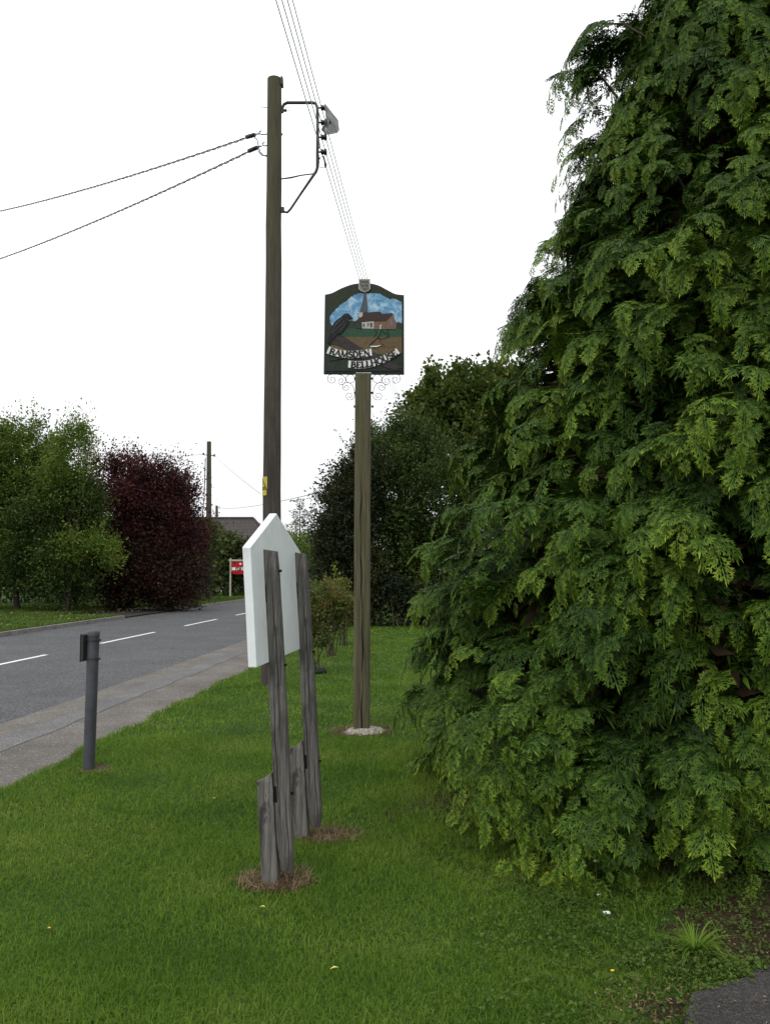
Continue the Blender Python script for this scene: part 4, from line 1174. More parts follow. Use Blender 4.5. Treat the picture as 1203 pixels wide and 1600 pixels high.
# ------------------------------------------------------------------ white notice board seen from behind
nb_t = thing('notice_board', 'white gabled notice board seen from behind on two grey timber posts', 'notice board', BP0)
LEAN = .064
def B(s, n, z):
    """s along the board (away from camera), n towards the right, z up; the whole thing leans to the road"""
    return BP0 + BD * s + BN * (n - LEAN * z) + Vector((0, 0, z))
def bprism(poly, n0, n1):
    mb = MB(); k = len(poly)
    a = [B(s, n0, z) for s, z in poly]; b_ = [B(s, n1, z) for s, z in poly]
    mb.add(a + b_, [tuple(range(k)), tuple(range(2 * k - 1, k - 1, -1))] + [(i, i + k, (i + 1) % k + k, (i + 1) % k) for i in range(k)])
    return mb
S0, S1 = -.26, .86
panel = bprism([(S0, 1.135), (S1, 1.135), (S1, 1.715), ((S0 + S1) / 2 + .0, 1.918), (S0, 1.715)], -.032, .010).build('panel', M['white_paint'], nb_t, bevel=.004)
def bpost(name, s0, s1, n0, n1, z0, z1, mat, slope=0.0, round_bot=False):
    """timber with rounded corners and slight taper"""
    mb = MB(); rings = []
    k = 14
    for i in range(k + 1):
        f = i / k; z = z0 + (z1 - z0) * f
        e = 0.0
        if round_bot and f < .08: e = .012 * (1 - f / .08)
        if f > .985: e = .006
        j = random.uniform(-.0018, .0018)
        c = .006
        a0, a1, b0, b1 = s0 + e, s1 - e, n0 + e + j, n1 - e + j
        ring = [(a0 + c, b0), (a1 - c, b0), (a1, b0 + c), (a1, b1 - c), (a1 - c, b1), (a0 + c, b1), (a0, b1 - c), (a0, b0 + c)]
        def zz(n_): return z - (slope * (1 - (n_ - n0) / (n1 - n0)) if i == k else 0)
        rings += [B(s, n_, zz(n_)) for s, n_ in ring]
    fs = [(i * 8 + q, i * 8 + (q + 1) % 8, (i + 1) * 8 + (q + 1) % 8, (i + 1) * 8 + q) for i in range(k) for q in range(8)] + [tuple(range(7, -1, -1)), tuple(range(k * 8, k * 8 + 8))]
    mb.add(rings, fs)
    o = mb.build(name, mat, nb_t, origin=B((s0 + s1) / 2, (n0 + n1) / 2, z0))
    return o
for s in (0.0, .72):
    p_ = bpost('post', s - .03, s + .03, .0, .08, .1, 1.70, M['grey_wood'], slope=-.012, round_bot=True)
    for z in (1.12, 1.6, .48):                  # coach bolts
        c = B(s, .08, z); mb = MB(); mb.tube([c, c + BN * .014], .007, 8)
        o = mb.build('bolt', M['crack'], p_); o.matrix_parent_inverse = Matrix.Translation(p_.location).inverted()
    for (a, b_, z0, z1) in ((-.0318, .006, .44, .52), (-.0318, .006, 1.44, 1.53)):
        mb = MB(); mb.add([B(s + a, b_ - .004, z0), B(s + a, b_ + .010, z0), B(s + a, b_ + .010, z1), B(s + a, b_ - .004, z1)], [(0, 1, 2, 3)])
        o = mb.build('slot', M['crack'], p_); o.matrix_parent_inverse = Matrix.Translation(p_.location).inverted()
    for n_c, za, zb in ((.026, .25, 1.0), (.05, .7, 1.62), (.058, .12, .5)):
        mb = MB(); prev = None
        for i in range(25):
            z = za + (zb - za) * i / 24; nn_ = n_c + .004 * math.sin(z * 7 + s * 9) + .0015 * math.sin(z * 31); wd = .0018 * math.sin(math.pi * (i + .4) / 25)
            cur = (B(s - .0325, nn_ - wd, z), B(s - .0325, nn_ + wd, z))
            if prev: mb.add([prev[0], prev[1], cur[1], cur[0]], [(0, 1, 2, 3)])
            prev = cur
        o = mb.build('drying_crack', M['crack'], p_); o.matrix_parent_inverse = Matrix.Translation(p_.location).inverted()
    bpost('stub_post', s - .04, s + .03, -.084, -.004, -.05, .585 if s == 0 else .60, M['stub_wood'], slope=.055)

# ------------------------------------------------------------------ grey marker post by the pavement
mp_t = thing('marker_post', 'short grey metal marker post at the edge of the pavement', 'post', BOL)
tp = at(147, 990, BOL.y + .02)
mb = MB(); ax_ = (tp - BOL)
mb.tube([BOL + Vector((0, 0, -.03)), BOL + ax_ * .4, tp], .046, 20); mb.build('pole', M['grey_post'], mp_t)
mb = MB(); mb.tube([tp + Vector((0, 0, -.02)), tp + Vector((0, 0, .012)), tp + Vector((0, 0, .026)), tp + Vector((0, 0, .03))], [.05, .05, .041, .01], 20); mb.build('cap', M['grey_post'], mp_t)
mb = MB()
mt = Matrix.Rotation(R(-8), 3, 'Z')
pc = tp + Vector((-.061, .015, -.11))
mb.box(pc, (.02, .15, .21), mt); mb.box(pc + Vector((-.012, 0, 0)), (.006, .16, .22), mt)
pl_ = mb.build('sign_plate', M['grey_plate'], mp_t, bevel=.004)
for dz in (-.05, -.2):
    mb = MB()
    c = tp + Vector((0, 0, dz)); mb.tube([c + Vector((0, 0, -.009)), c + Vector((0, 0, .009))], .051, 20)
    mb.box(c + Vector((.053, -.01, 0)), (.016, .014, .018))
    mb.box(c + Vector((-.05, .0, 0)), (.03, .03, .016))
    mb.build('clamp_band', M['grey_plate'], mp_t)

# ------------------------------------------------------------------ utility poles and wires
UY = 11.5
ub = at(428, 800, UY); ub = Vector((ub.x - .02, UY, 0))
utop = at(429.5, 124, UY)
up_t = thing('utility_pole', 'tall timber utility pole with wire bracket standing behind the white board', 'utility pole', ub)
mb = MB()
ns = 16
mb.tube([ub.lerp(utop, i / ns) + Vector((random.uniform(-.004, .004), 0, 0)) for i in range(ns + 1)], [.135 - .033 * i / ns for i in range(ns + 1)], 24)
pole_o = mb.build('pole', M['pole_wood'], up_t, origin=ub)
mb = MB()
def U(px, py, dy=0.0):
    p = at(px, py, UY); return Vector((p.x, UY + dy, p.z))
mb.tube([U(441, 176), U(441.5, 168), U(444, 163), U(449, 160.5), U(470, 160.5), U(489, 160.5), U(493.5, 162), U(496, 168), U(496.5, 200), U(496, 240), U(496, 262), U(494, 268), U(470, 303), U(454, 327), U(449, 332), U(444, 331), U(440, 325)],
        [.022] * 12 + [.017] * 5, 10)
brk = mb.build('wire_bracket', M['steel_dark'], up_t)
mb = MB(); mb.tube([U(440, 279.5), U(455, 277.5), U(470, 274), U(494, 271)], [.009, .012, .009, .009], 6)
mb.build('stay_strut', M['black_rubber'], up_t)
mb = MB()
mb.tube([U(440, 172), U(448, 173)], .02, 8); mb.tube([U(448, 172)] + [U(450.5 + 3.6 * math.cos(a), 170 + 3 * math.sin(a)) for a in np.linspace(math.pi, 3 * math.pi, 14)], .004, 6)
mb.build('eye_bolt', M['steel_dark'], up_t)
mb = MB(); mb.tube([U(408, 167), U(418, 168)], .005, 6); mb.build('bracket_bolt', M['steel_dark'], up_t)
mb = MB(); mb.box(U(441.5, 328), (.05, .05, .07)); mb.build('bracket_foot', M['steel_dark'], up_t)
mb = MB(); mb.tube([U(440.5, 210), U(442, 210)], .016, 8); mb.build('bolt', M['steel_dark'], up_t)
mb = MB()
mb.box(U(441.0, 128.5), (.03, .12, .11))
mb.build('cap_bracket', M['steel_dark'], up_t)
for py in (168.5, 191.5, 214.5, 237.5):
    mb = MB(); a = U(497, py); b_ = U(511, py)
    mb.tube([a.lerp(b_, f) for f in (0, .3, .34, .5, .56, .68, .74, .96, 1)], [.013, .013, .034, .044, .034, .034, .048, .044, .03], 14)
    o = mb.build('insulator', M['porcelain'], brk); o.matrix_parent_inverse = brk.matrix_parent_inverse
    o.matrix_parent_inverse = Matrix.Identity(4)
mb = MB(); mb.tube([U(506, 244), U(507.5, 252), U(509, 258), U(508, 262)], [.008, .012, .02, .01], 8)
mb.tube([U(500, 246), U(499, 252), U(498, 260), U(502, 262), U(506, 262)], .005, 6); mb.tube([U(505, 243), U(499, 249), U(497, 235), U(500, 228), U(498, 216)], .007, 6)
o = mb.build('cable_tail', M['black_rubber'], brk)
# two hooks with dead ends on the road side
for (x0, y0) in ((405, 208), (410, 226)):
    mb = MB()
    mb.tube([U(418, y0 + 1.5), U(x0 + 4, y0 + 2), U(x0 + 1, y0 + 1), U(x0, y0 - 1), U(x0 + 2, y0 - 3), U(x0 + 4, y0 - 3.5)], .008, 6)
    mb.build('cable_hook', M['steel_dark'], up_t)
mb = MB()
mb.tube([U(396, 213, -.02), U(402, 218), U(404, 228), U(407, 238), U(412, 243), U(418, 243)], .007, 6)
mb.tube([U(402, 231, -.02), U(405, 238), U(409, 242.5), U(417, 244.5)], .006, 6)
mb.build('drop_loop', M['black_rubber'], up_t)
# warning plate, bent round the road side of the pole
def on_pole(az, z, r_add):
    f = z / utop.z; c = ub.lerp(utop, f); r = .135 - .033 * f + r_add
    return Vector((c.x + r * math.cos(az), c.y + r * math.sin(az), z))
zt_, zm, zb_ = at(420, 746, UY).z, at(420, 766, UY).z, at(420, 775, UY).z
A0, A1 = R(180 + 5), R(180 + 68)
def plate(z0, z1, a0, a1, r0, name, mat, par):
    mb = MB(); k = 10
    for i in range(k):
        aa, ab = a0 + (a1 - a0) * i / k, a0 + (a1 - a0) * (i + 1) / k
        mb.add([on_pole(aa, z0, r0), on_pole(ab, z0, r0), on_pole(ab, z1, r0), on_pole(aa, z1, r0)], [(0, 1, 2, 3)])
        mb.add([on_pole(aa, z0, .0), on_pole(ab, z0, .0), on_pole(ab, z0, r0), on_pole(aa, z0, r0)], [(0, 1, 2, 3)])
    o = mb.build(name, mat, par); o.matrix_parent_inverse = Matrix.Translation(up_t.location).inverted() if par is up_t else par.matrix_parent_inverse.copy() if False else o.matrix_parent_inverse
    return o
wp = plate(zm + .006, zt_, A0 - R(40), A1, .008, 'warning_plate', M['yellow'], up_t)
wp2 = plate(zb_, zm - .004, A0 - R(40), A1 - R(4), .008, 'lower_plate', M['yellow'], up_t)
mb = MB()
am = R(180 + 22)
def bar(a0, z0, a1, z1, w_=.006, rr=.011):
    d = Vector((a1 - a0, 0, (z1 - z0))); k = 6
    da, dz = (a1 - a0) * .125, (z1 - z0); l = math.hypot(da, dz); nx_, nz_ = -dz / l * w_, da / l * w_
    for i in range(k):
        f0, f1 = i / k, (i + 1) / k
        q = []
        for f, sg in ((f0, 1), (f0, -1), (f1, -1), (f1, 1)):
            q.append(on_pole(a0 + (a1 - a0) * f + sg * nx_ / .125, z0 + (z1 - z0) * f + sg * nz_, rr))
        mb.add(q, [(0, 1, 2, 3)])
zz0, zz1 = zm + .03, zt_ - .025
bar(am - R(38), zz0, am, zz1); bar(am, zz1, am + R(38), zz0); bar(am + R(38), zz0, am - R(38), zz0)
bar(am + R(4), zz1 - .04, am - R(6), (zz0 + zz1) / 2 - .005, .004); bar(am - R(6), (zz0 + zz1) / 2 - .005, am + R(4), zz0 + .02, .004)
bar(A0 - R(30), zm + .01, A1 - R(3), zm + .01, .004)
o = mb.build('warning_symbol', M['black'], wp); o.matrix_parent_inverse = Matrix.Translation(wp.matrix_world.translation).inverted() @ Matrix.Identity(4)
# plastic sheet caught on the insulators
mb = MB()
pb = [(508, 166), (513, 169), (519, 179), (529, 192), (530.5, 205), (528, 212), (521, 214), (510, 212), (502, 207), (507, 200), (509, 185)]
K = 7; cpx, cpy = 516, 194
grid = []
for k in range(K + 1):
    for i, (x, y) in enumerate(pb):
        f = k / K
        grid.append(U(cpx + (x - cpx) * f, cpy + (y - cpy) * f, -.06 + .05 * math.sin(i * 2.1 + k * 1.7) * (1 - .3 * f) + random.uniform(-.02, .02)))
npb = len(pb)
mb.add(grid, [(k * npb + i, k * npb + (i + 1) % npb, (k + 1) * npb + (i + 1) % npb, (k + 1) * npb + i) for k in range(K) for i in range(npb)], True)
m, nt, bs = new_mat('plastic_film')
bs.inputs['Base Color'].default_value = (.15, .16, .16, 1); bs.inputs['Roughness'].default_value = .35
trn = N(nt, 'ShaderNodeBsdfTransparent'); mxs = N(nt, 'ShaderNodeMixShader'); mxs.inputs[0].default_value = .93
nt.links.new(trn.outputs[0], mxs.inputs[1]); nt.links.new(bs.outputs[0], mxs.inputs[2]); nt.links.new(mxs.outputs[0], nt.nodes['Material Output'].inputs['Surface'])
tag(mb.build('plastic_sheet', m), 'crumpled grey plastic sheet snagged on the insulators of the pole bracket', 'plastic sheet')

# four line wires running with the road over the bracket
wd_ = Vector((.0605, 1, .047))
for i, (py, lab) in enumerate(((168.5, 'topmost of the four pale line wires over the pole bracket'), (191.5, 'second from the top of the four pale line wires on the bracket'), (214.5, 'third from the top of the four pale line wires on the bracket'), (237.5, 'lowest of the four pale line wires over the pole bracket'))):
    p = U(502.5, py); mb = MB()
    pts = []
    for yy in np.linspace(2.0, 47.0, 40):
        d = yy - UY
        pts.append(p + wd_ * d + Vector((0, 0, -.0002 * d * d if d > 0 else 0)))
    mb.tube(pts, .0068, 6)
    tag(mb.build('line_wire', M['alu_wire']), lab, 'wire', 'line wires over the bracket')
# twisted service cables to the left
for (p0, p1, sag, lab) in ((U(404, 209), at(0, 323.5, 20), .12, 'upper twisted black cable running left from the tall pole'), (U(408, 228), at(0, 398, 20), .12, 'lower twisted black cable running left from the tall pole')):
    p1 = p0 + (p1 - p0) * 1.35
    L_ = (p1 - p0).length; nn_ = int(L_ / .045)
    for strand in (0,):
        mb = MB(); pts = []
        for i in range(nn_ + 1):
            f = i / nn_
            c = p0.lerp(p1, f) + Vector((0, 0, -sag * 4 * f * (1 - f) * 1.2))
            a = i * .045 / .33 * 2 * math.pi
            pts.append((c, a))
        dv = (p1 - p0).normalized(); e1 = Vector((0, 0, 1)); e2 = dv.cross(e1).normalized()
        q1 = [c + (e1 * math.sin(a) + e2 * math.cos(a)) * .0105 for c, a in pts]
        q2 = [c - (e1 * math.sin(a) + e2 * math.cos(a)) * .0105 for c, a in pts]
        t = thing('service_cable', lab, 'cable', p0)
        mb.tube(q1, .0095, 5); o = mb.build('dark_strand', M['black_rubber'], t)
        mb = MB(); mb.tube(q2, .0075, 5); mb.build('pale_strand', M['cable_light'], t)
        mb = MB(); g0 = p0 + dv * .08; g1 = p0 + dv * .34
        mb.tube([g0, g0.lerp(g1, .1), g0.lerp(g1, .9), g1], [.012, .03, .03, .014], 10); mb.tube([p0, g0], .006, 6)
        mb.build('dead_end_grip', M['black_rubber'], t)

# second and third pole down the road
def small_pole(px, py_top, Y, r0, label, step_n, hook=True):
    t_ = at(px, py_top, Y); b_ = Vector((t_.x + .1, Y, .05))
    t = thing('utility_pole', label, 'utility pole', b_, 'timber poles down the road')
    mb = MB(); mb.tube([b_, b_.lerp(t_, .5), t_], [r0 * 1.15, r0, r0 * .8], 14); mb.build('pole', M['pole_wood'], t, origin=b_)
    for i in range(step_n):
        mb = MB(); z = t_.z - 1.9 - i * .62; sg = 1 if i % 2 else -1
        mb.tube([Vector((t_.x, Y, z)), Vector((t_.x + sg * .34, Y, z + .03))], .012, 6); mb.build('step_iron', M['steel_dark'], t)
    mb = MB()
    mb.tube([Vector((t_.x - .32, Y, t_.z - .72)), Vector((t_.x + .34, Y, t_.z - .78))], .025, 6)
    mb.tube([Vector((t_.x - .3, Y, t_.z - .72)), Vector((t_.x - .3, Y, t_.z - .62))], .05, 8); mb.tube([Vector((t_.x + .3, Y, t_.z - .82)), Vector((t_.x + .3, Y, t_.z - .7))], .06, 8)
    mb.build('wire_crossarm', M['steel_dark'], t)
    mb = MB(); mb.tube([Vector((t_.x - .16, Y - .1, t_.z - .9)), Vector((t_.x - .2, Y - .1, t_.z - 3.2)), Vector((t_.x - .3, Y - .1, t_.z - 4.2)), Vector((t_.x - .18, Y - .1, t_.z - 5.2))], .025, 6)
    mb.build('cable_drop', M['black_rubber'], t)
    return t, t_
_, t2 = small_pole(327, 690, 45.0, .15, 'second timber pole across the road beside the purple trees', 9)
_, t3 = small_pole(339, 790, 88.0, .17, 'farthest timber pole seen against the brown tiled roof', 4)
def wire(p, q, sag, r, label, mat='cable_light'):
    mb = MB(); mb.tube([p.lerp(q, f) + Vector((0, 0, -4 * sag * f * (1 - f))) for f in np.linspace(0, 1, 22)], r, 5)
    tag(mb.build('wire', M[mat]), label, 'wire')
wire(t2 + Vector((-.3, 0, -.7)), at(-60, 668, 34), .5, .014, 'thin wire from the second pole over the purple trees to the left')
wire(t2 + Vector((.3, 0, -.75)), at(408, 772, 26), .06, .011, 'thin wire sloping down from the second pole towards the tall pole')
wire(t3 + Vector((.3, 0, -.3)), at(545, 758, 26), .25, .014, 'thin dark wire from the farthest pole to the spiky shrub', 'black_rubber')

# ------------------------------------------------------------------ house behind the hedge
HY = 60.0
hl = at(260, 845, HY); hr = at(428, 845, HY); rz = at(350, 810, HY).z; ez = at(350, 843, HY).z - .1
h_t = thing('bungalow', 'bungalow with a brown tiled hipped roof behind the olive hedge', 'house', ((hl.x + hr.x) / 2, HY + 3, 0))
mb = MB(); D_ = 7.0
x0, x1 = hl.x - 3, hr.x
mb.box(((x0 + x1) / 2, HY + D_ / 2, ez / 2), (x1 - x0 - .8, D_ - .8, ez)); wall_o = mb.build('wall', M['render_wall'], h_t)
mb = MB(); rr_ = at(396, 810, HY + D_ / 2).x; rl_ = x0 + 3.5
rzb = at(396, 810, HY + D_ / 2).z
V8 = [(x0, HY, ez), (x1, HY, ez), (x1, HY + D_, ez), (x0, HY + D_, ez), (rl_, HY + D_ / 2, rzb), (rr_, HY + D_ / 2, rzb)]
mb.add(V8, [(0, 1, 5, 4), (1, 2, 5), (2, 3, 4, 5), (3, 0, 4), (0, 3, 2, 1)])
rf = mb.build('roof', M['roof_tile'], h_t)
mb = MB(); mb.tube([V8[4], V8[5]], .12, 8); mb.tube([V8[5], V8[1]], .1, 8)
mb.build('ridge_tiles', M['roof_tile'], rf)
for px in (352, 362):
    c = at(px, 846, HY); mb = MB(); mb.box((c.x, HY + .38, ez - .75), (.9, .06, 1.0)); wf = mb.build('window', M['white_sign'], h_t)
    mb = MB(); mb.box((c.x, HY + .33, ez - .75), (.74, .02, .84)); mb.build('pane', M['glass'], wf)

# ------------------------------------------------------------------ estate agent's board
EY = 50.0
eb = at(360, 930, EY); eb.z = .06
e_t = thing('sale_sign', 'red for sale board hanging from a white post on the far verge', 'sign', eb)
def E(px, py, dy=0): p = at(px, py, EY); return Vector((p.x, EY + dy, p.z))
mb = MB(); mb.box(((eb.x), EY, (eb.z + E(361, 872).z) / 2), (.09, .09, E(361, 872).z - eb.z)); mb.build('post', M['cream_post'], e_t)
mb = MB(); a, b_ = E(357, 875.5), E(402, 875.5); mb.box((a + b_) / 2, ((b_ - a).length, .06, .1)); mb.build('arm', M['cream_post'], e_t)
a, b_ = E(362.5, 877.5), E(402, 897)
mb = MB(); mb.box((a + b_) / 2, (abs(b_.x - a.x), .025, abs(a.z - b_.z))); bd = mb.build('board', M['red_sign'], e_t)
a2, b2 = E(362.5, 886.5), E(402, 891)
mb = MB(); mb.box((a2 + b2) / 2 + Vector((0, -.014, 0)), (abs(b2.x - a2.x) - .02, .006, abs(a2.z - b2.z))); st = mb.build('white_band', M['white_sign'], bd)
hh = .17
def pl(s, y, t_): return Vector((E(366, 888).x + .1 + s, EY - .0175 - t_, E(366, 890.5).z + y - .03))
m2, _ = letters('FOR SALE', pl, hh, .004, .24, False); m2.build('lettering', M['black'], bd)
mb = MB()
c = E(376, 881); mb.add([c + Vector((-.08, -.016, 0)), c + Vector((0, -.016, -.08)), c + Vector((.08, -.016, 0)), c + Vector((0, -.016, .08))], [(0, 1, 2, 3)])
mb.build('emblem', M['white_sign'], bd)

# ------------------------------------------------------------------ rose bushes
def rose(base, H, W, label, mats, nst=14, leaves=1600, group='rose bushes in the bed'):
    t = thing('rose_bush', label, 'rose bush', base, group)
    mb = MB(); tips = []
    for i in range(nst):
        a = random.uniform(0, 6.28); q = random.uniform(.3, 1) * W
        p0 = base + Vector((random.uniform(-.1, .1), random.uniform(-.1, .1), 0)); p2 = base + Vector((q * math.cos(a), q * math.sin(a), H * random.uniform(.6, 1.05)))
        p1 = p0.lerp(p2, .5) + Vector((random.uniform(-.12, .12), 0, .08))
        mb.tube([p0, p1, p2], [.011, .008, .004], 5); tips.append((p0, p1, p2))
        for _ in range(3):
            f = random.uniform(.35, .9); s_ = p0.lerp(p1, f * 2) if f < .5 else p1.lerp(p2, f * 2 - 1)
            e = s_ + Vector((random.uniform(-.25, .25), random.uniform(-.25, .25), random.uniform(.1, .35)))
            mb.tube([s_, e], [.005, .003], 4); tips.append((s_, s_.lerp(e, .5), e))
    mb.build('stems', M['twig'], t)
    T = np.array([[list(q) for q in tr_] for tr_ in tips])
    k = rng.integers(0, len(T), leaves); f = rng.uniform(.35, 1, leaves)[:, None]
    C = (1 - f) ** 2 * T[k, 0] + 2 * f * (1 - f) * T[k, 1] + f ** 2 * T[k, 2] + rng.normal(0, .045, (leaves, 3))
    d = unit(rng.normal(size=(leaves, 3)) + [0, 0, -.1]); L = rng.uniform(.035, .08, leaves)
    hz = np.clip((C[:, 2] - base.z) / H, 0, 1)
    leaf_mesh(C, d, unit(rng.normal(size=(leaves, 3)) + [0, -.3, .8]), L, L * .6, np.clip(.25 * rng.random(leaves) + .45 * rng.random(leaves) + .3 * hz, 0, 1), 'leaves', mats, t)
    return t
def gb(px, py): p = ground(px, py); p.z = .02; return p
rose(gb(490, 1055), 1.25, .38, 'rose bush nearest the white board posts, beside a black pot', M['leaf_rose'], 12, 2600)
rose(gb(515, 1030), 1.35, .45, 'middle rose bush with lime green top growth', M['leaf_rose'], 14, 3800)
rose(gb(537, 1012), 1.4, .45, 'reddish rose bush close to the left of the village sign post', M['leaf_rose'], 14, 3800)
rose(gb(508, 1000), 1.5, .5, 'farthest rose bush in the bed, yellowish on top', M['leaf_rose_lime'], 10, 1300)
base = gb(583, 979)
t = rose(base, .75, .25, 'spindly rose bush with one red bloom right of the village sign post', M['leaf_rose'], 4, 150)
p1 = at(600, 929, base.y)
mb = MB(); mb.tube([base, base.lerp(p1, .5) + Vector((.05, 0, 0)), p1], [.01, .007, .004], 5)
mb.build('stems', M['twig'], t)
mb = MB()
for i in range(26):
    a = random.uniform(0, 6.28); ph = random.uniform(.1, 1.4); rr_ = .055
    n_ = Vector((math.cos(a) * math.sin(ph), math.sin(a) * math.sin(ph), math.cos(ph)))
    e1 = n_.orthogonal().normalized() * .032; e2 = n_.cross(e1).normalized() * .032; c = p1 + n_ * rr_ * random.uniform(.4, 1)
    mb.add([c - e1, c - e2 + n_ * .008, c + e1, c + e2 + n_ * .008], [(0, 1, 2, 3)], True)
mb.build('bloom', plain('rose_red', (.7, .03, .06), .5, var=.15), t)
# black pot lying by the roses
p = ground(500, 1056); mb = MB()
e = Vector((.08, .02, .05)); c = p + Vector((0, 0, .055))
mb.tube([c - Vector((.085, .02, 0)), c + Vector((.06, .01, .012)), c + Vector((.085, .015, .014)), c + Vector((.085, .015, .014)), c + Vector((.0, .01, .01))], [.05, .068, .072, .06, .045], 14, True)
tag(mb.build('plant_pot', M['black']), 'small black plant pot lying on its side under the rose bushes', 'plant pot')
# white stake far off
p = at(523, 905, 58); mb = MB(); mb.tube([Vector((p.x, 58, 0)), at(523, 891, 58), at(523, 890, 58)], [.06, .05, .01], 8)
tag(mb.build('white_stake', M['white_sign']), 'thin white stake beyond the rose bushes', 'stake')

# ------------------------------------------------------------------ weeds, flowers, fallen leaves
n = 13000
x = rng.uniform(.1, 3.0, n); y = rng.uniform(2.5, 4.9, n)
dd = np.hypot(x - CX, y - CY)
k = ~in_poly(x, y, [(a + (.06 if a < 1 else 0), b - .04) for a, b in TAR]) & (x > .1 + 1.0 * rng.random(n) ** 1.5) & (dd > 1.7)
dens = np.clip((x - .1) / 1.0, .05, 1) * (.35 + .65 * (np.sin(5 * x + 3 * y) * np.sin(6 * y - 2 * x) > -.3))
k &= rng.random(n) < dens
k &= ~(((x - 1.95) / .85) ** 2 + ((y - 3.8) / .45) ** 2 < 1) | (rng.random(n) < .35)
x, y = x[k], y[k]; n = len(x); m_ = 5
C = np.repeat(np.stack([x, y, lawn_h(x, y) + .012], -1), m_, 0)
C[:, :2] += rng.normal(0, .012, (n * m_, 2)); C[:, 2] += rng.uniform(0, .035, n * m_)
az = rng.uniform(0, 2 * np.pi, n * m_); d = unit(np.stack([np.cos(az), np.sin(az), rng.uniform(-.1, .7, n * m_)], -1))
L = rng.uniform(.008, .022, n * m_)
o = leaf_mesh(C, d, unit(rng.normal(0, .35, (n * m_, 3)) + [0, 0, 1]), L, L * rng.uniform(.5, .95, n * m_), np.repeat(rng.random(n), m_) * .6 + .4 * rng.random(n * m_), 'weed_cover', M['weed'])
tag(o, kind='stuff')
def weed_clump(px, py, nl, Lm, label, wid=.2, up=.5, mat='weed', grass=False):
    p = ground(px, py); p.z = float(lawn_h(p.x, p.y))
    az = rng.uniform(0, 2 * np.pi, nl); u_ = rng.uniform(up * .5, up * 1.6, nl)
    d = unit(np.stack([np.cos(az), np.sin(az), u_], -1)); Lg = Lm * rng.uniform(.6, 1.2, nl)
    Cc = np.array(p)[None] + d * .01
    V, Fq = [], []
    lat = unit(np.cross(d, [0, 0, 1.0])); seg = 5
    for i in range(nl):
        b0 = len(V)
        for s_ in range(seg + 1):
            f = s_ / seg; c = Cc[i] + d[i] * Lg[i] * f + np.array([0, 0, -Lg[i] * .55 * f * f]); c[2] = max(c[2], p.z + .006)
            wv = wid * Lg[i] * (math.sin(math.pi * min(1, f * .9 + .1)) if not grass else (1 - f) + .05) * .5
            V += [c - lat[i] * wv, c + lat[i] * wv]
        for s_ in range(seg): Fq.append((b0 + 2 * s_, b0 + 2 * s_ + 1, b0 + 2 * s_ + 3, b0 + 2 * s_ + 2))
    o = np_mesh('grass_tuft' if grass else 'weed_plant', np.array(V), np.array(Fq), M[mat], attrs={'rnd': np.repeat(rng.uniform(.2, .8, nl), (seg + 1) * 2)}, smooth=True)
    return tag(o, label, 'grass tuft' if grass else 'weed')
weed_clump(1085, 1500, 85, .26, 'large tuft of long grass above the corner of the tarmac', .03, 1.2, 'grass_blade', True)
weed_clump(1138, 1520, 30, .09, 'pale leafy weed at the edge of the tarmac', .3, .6)
weed_clump(1070, 1418, 9, .14, 'broad-leaved weed on bare earth under the cypress', .32, .35)
weed_clump(1170, 1405, 10, .12, 'broad-leaved weed farthest right under the cypress', .32, .4)
weed_clump(880, 1425, 12, .13, 'strap-leaved weed in the grass below the cypress fringe', .16, .8)
weed_clump(800, 1372, 14, .13, 'upright weed just under the left of the cypress fringe', .18, .9)
weed_clump(970, 1535, 18, .1, 'flat rosette weed near the yellow flower at the tarmac', .28, .35)
weed_clump(640, 1500, 8, .08, 'small weed rosette in the middle of the lawn', .35, .3)
def flower(px, py, h, r, mat, label, name, cat):
    b = ground(px, py); b.z = .03; top = at(px, py, b.y); top = b + Vector((0, 0, h))
    t = thing(name, label, cat, b)
    mb = MB(); mb.tube([b, b.lerp(top, .5) + Vector((.004, 0, 0)), top], .0018, 5); mb.build('stem', M['twig'], t)
    mb = MB()
    for i in range(9):
        a = i * .7; c = top + Vector((math.cos(a), math.sin(a), .3 * math.sin(3 * a))) * r * .6; q = r * .6
        mb.add([c + Vector((-q, -q * .5, 0)), c + Vector((q, -q, q * .4)), c + Vector((q, q, 0)), c + Vector((-q, q * .6, q * .5))], [(0, 1, 2, 3)], True)
    mb.build('petals', mat, t)
wp_ = plain('petal_white', (.75, .74, .72), .6, var=.08); yp_ = plain('petal_yellow', (.75, .5, .02), .6, var=.08)
flower(931, 1412, .17, .009, wp_, 'white flower head against the dark cypress fringe', 'white_flower', 'flower')
flower(936, 1420, .035, .009, wp_, 'dull white flower cluster in the weeds under the cypress', 'white_flower', 'flower')
flower(948, 1450, .035, .014, wp_, 'white flower lowest of the three, in the weedy grass', 'white_flower', 'flower')
flower(855, 1392, .06, .006, yp_, 'yellow flower under the cypress fringe', 'yellow_flower', 'flower')
flower(957, 1546, .04, .006, yp_, 'yellow flower in the grass left of the tarmac', 'yellow_flower', 'flower')
flower(77, 1474, .035, .005, yp_, 'yellow flower alone in the lawn at lower left', 'yellow_flower', 'flower')
lv = plain('leaf_yellow', (.5, .42, .1), .6, var=.2)
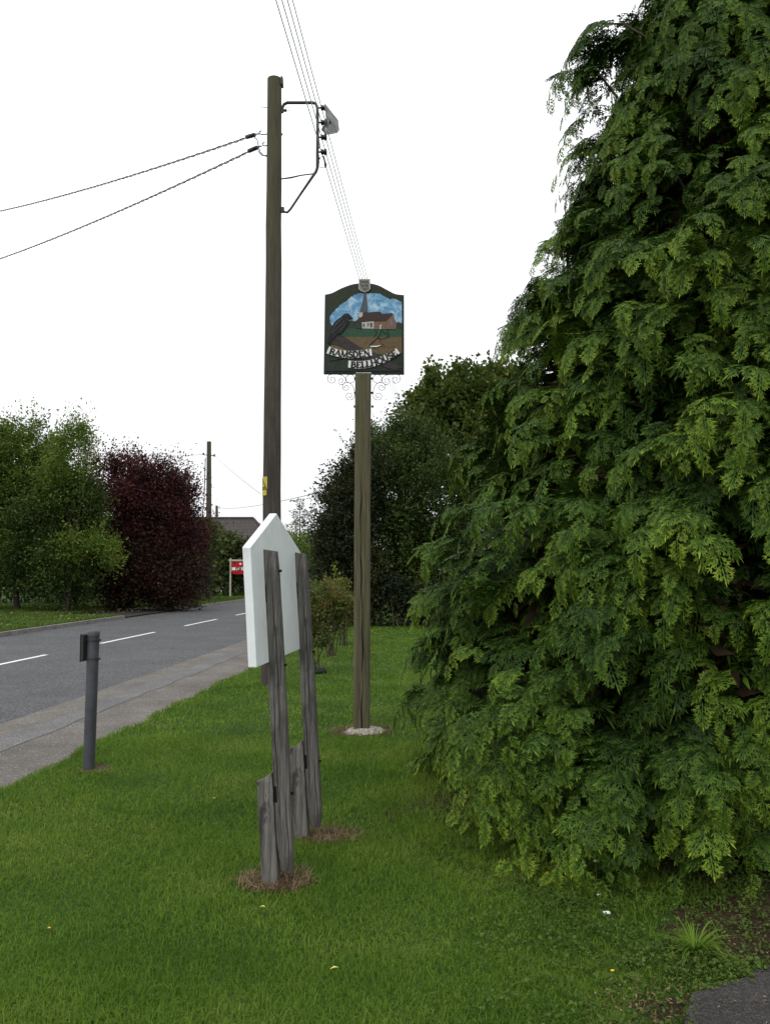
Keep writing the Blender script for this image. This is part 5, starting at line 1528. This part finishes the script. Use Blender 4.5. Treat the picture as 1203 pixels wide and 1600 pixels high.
for (px, py, lab) in ((334, 1263, 'yellow fallen leaf on the lawn left of the board posts'), (522, 1540, 'pale fallen leaf low in the middle of the lawn'), (410, 1440, 'pale grass blade lying on the lawn below the board posts')):
    p = ground(px, py); p.z = .065; mb = MB(); a = random.uniform(-.4, .4)
    e1 = Vector((math.cos(a), math.sin(a), .15)) * .018; e2 = Vector((-math.sin(a), math.cos(a), .2)) * .005
    mb.add([p - e1, p - e2 + Vector((0, 0, .006)), p + e1, p + e2 + Vector((0, 0, .006))], [(0, 1, 2, 3)])
    tag(mb.build('fallen_leaf', lv), lab, 'leaf')
# yellow leaf litter on the far verge and debris at the pavement edge
n = 900
y = rng.uniform(22, 36, n); off_ = O_FAR - .3 - rng.random(n) * 5
C = np.stack([off_ + SL * y, y, np.full(n, .12)], -1)
o = leaf_mesh(C, unit(rng.normal(size=(n, 3)) * [1, 1, .2]), unit(rng.normal(0, .3, (n, 3)) + [0, 0, 1]), np.full(n, .07), np.full(n, .05), rng.random(n), 'leaf_litter', M['straw']); tag(o, kind='stuff')
n = 2600
t_ = rng.uniform(0, 2 * np.pi, n); q_ = np.sqrt(rng.random(n))
x = np.where(rng.random(n) < .7, 1.95 + .95 * q_ * np.cos(t_), 1.05 + .35 * q_ * np.cos(t_)); y = np.where(x > 1.38, 3.8 + .55 * q_ * np.sin(t_), 3.0 + .35 * q_ * np.sin(t_))
C = np.stack([x, y, np.maximum(lawn_h(x, y) + .014, np.where(in_poly(x, y, TAR), .06, 0))], -1)
C = C[~in_poly(x, y, TAR) | (rng.random(n) < .05)]; n = len(C)
o = leaf_mesh(C, unit(rng.normal(size=(n, 3)) * [1, 1, .2]), unit(rng.normal(0, .35, (n, 3)) + [0, 0, 1]), rng.uniform(.008, .03, n), rng.uniform(.003, .012, n), rng.random(n) ** 1.5, 'leaf_litter', M['straw']); tag(o, kind='stuff')
n = 2600
y = rng.uniform(3.5, 22, n); x = O_GRASS + SL * y + .06 * np.sin(3 * y) - np.abs(rng.normal(0, .05, n))
C = np.stack([x, y, np.full(n, .006)], -1)
o = leaf_mesh(C, unit(rng.normal(size=(n, 3)) * [1, 1, .1]), unit(rng.normal(0, .3, (n, 3)) + [0, 0, 1]), rng.uniform(.008, .03, n), rng.uniform(.005, .012, n), rng.random(n), 'edge_litter', M['straw']); tag(o, kind='stuff')
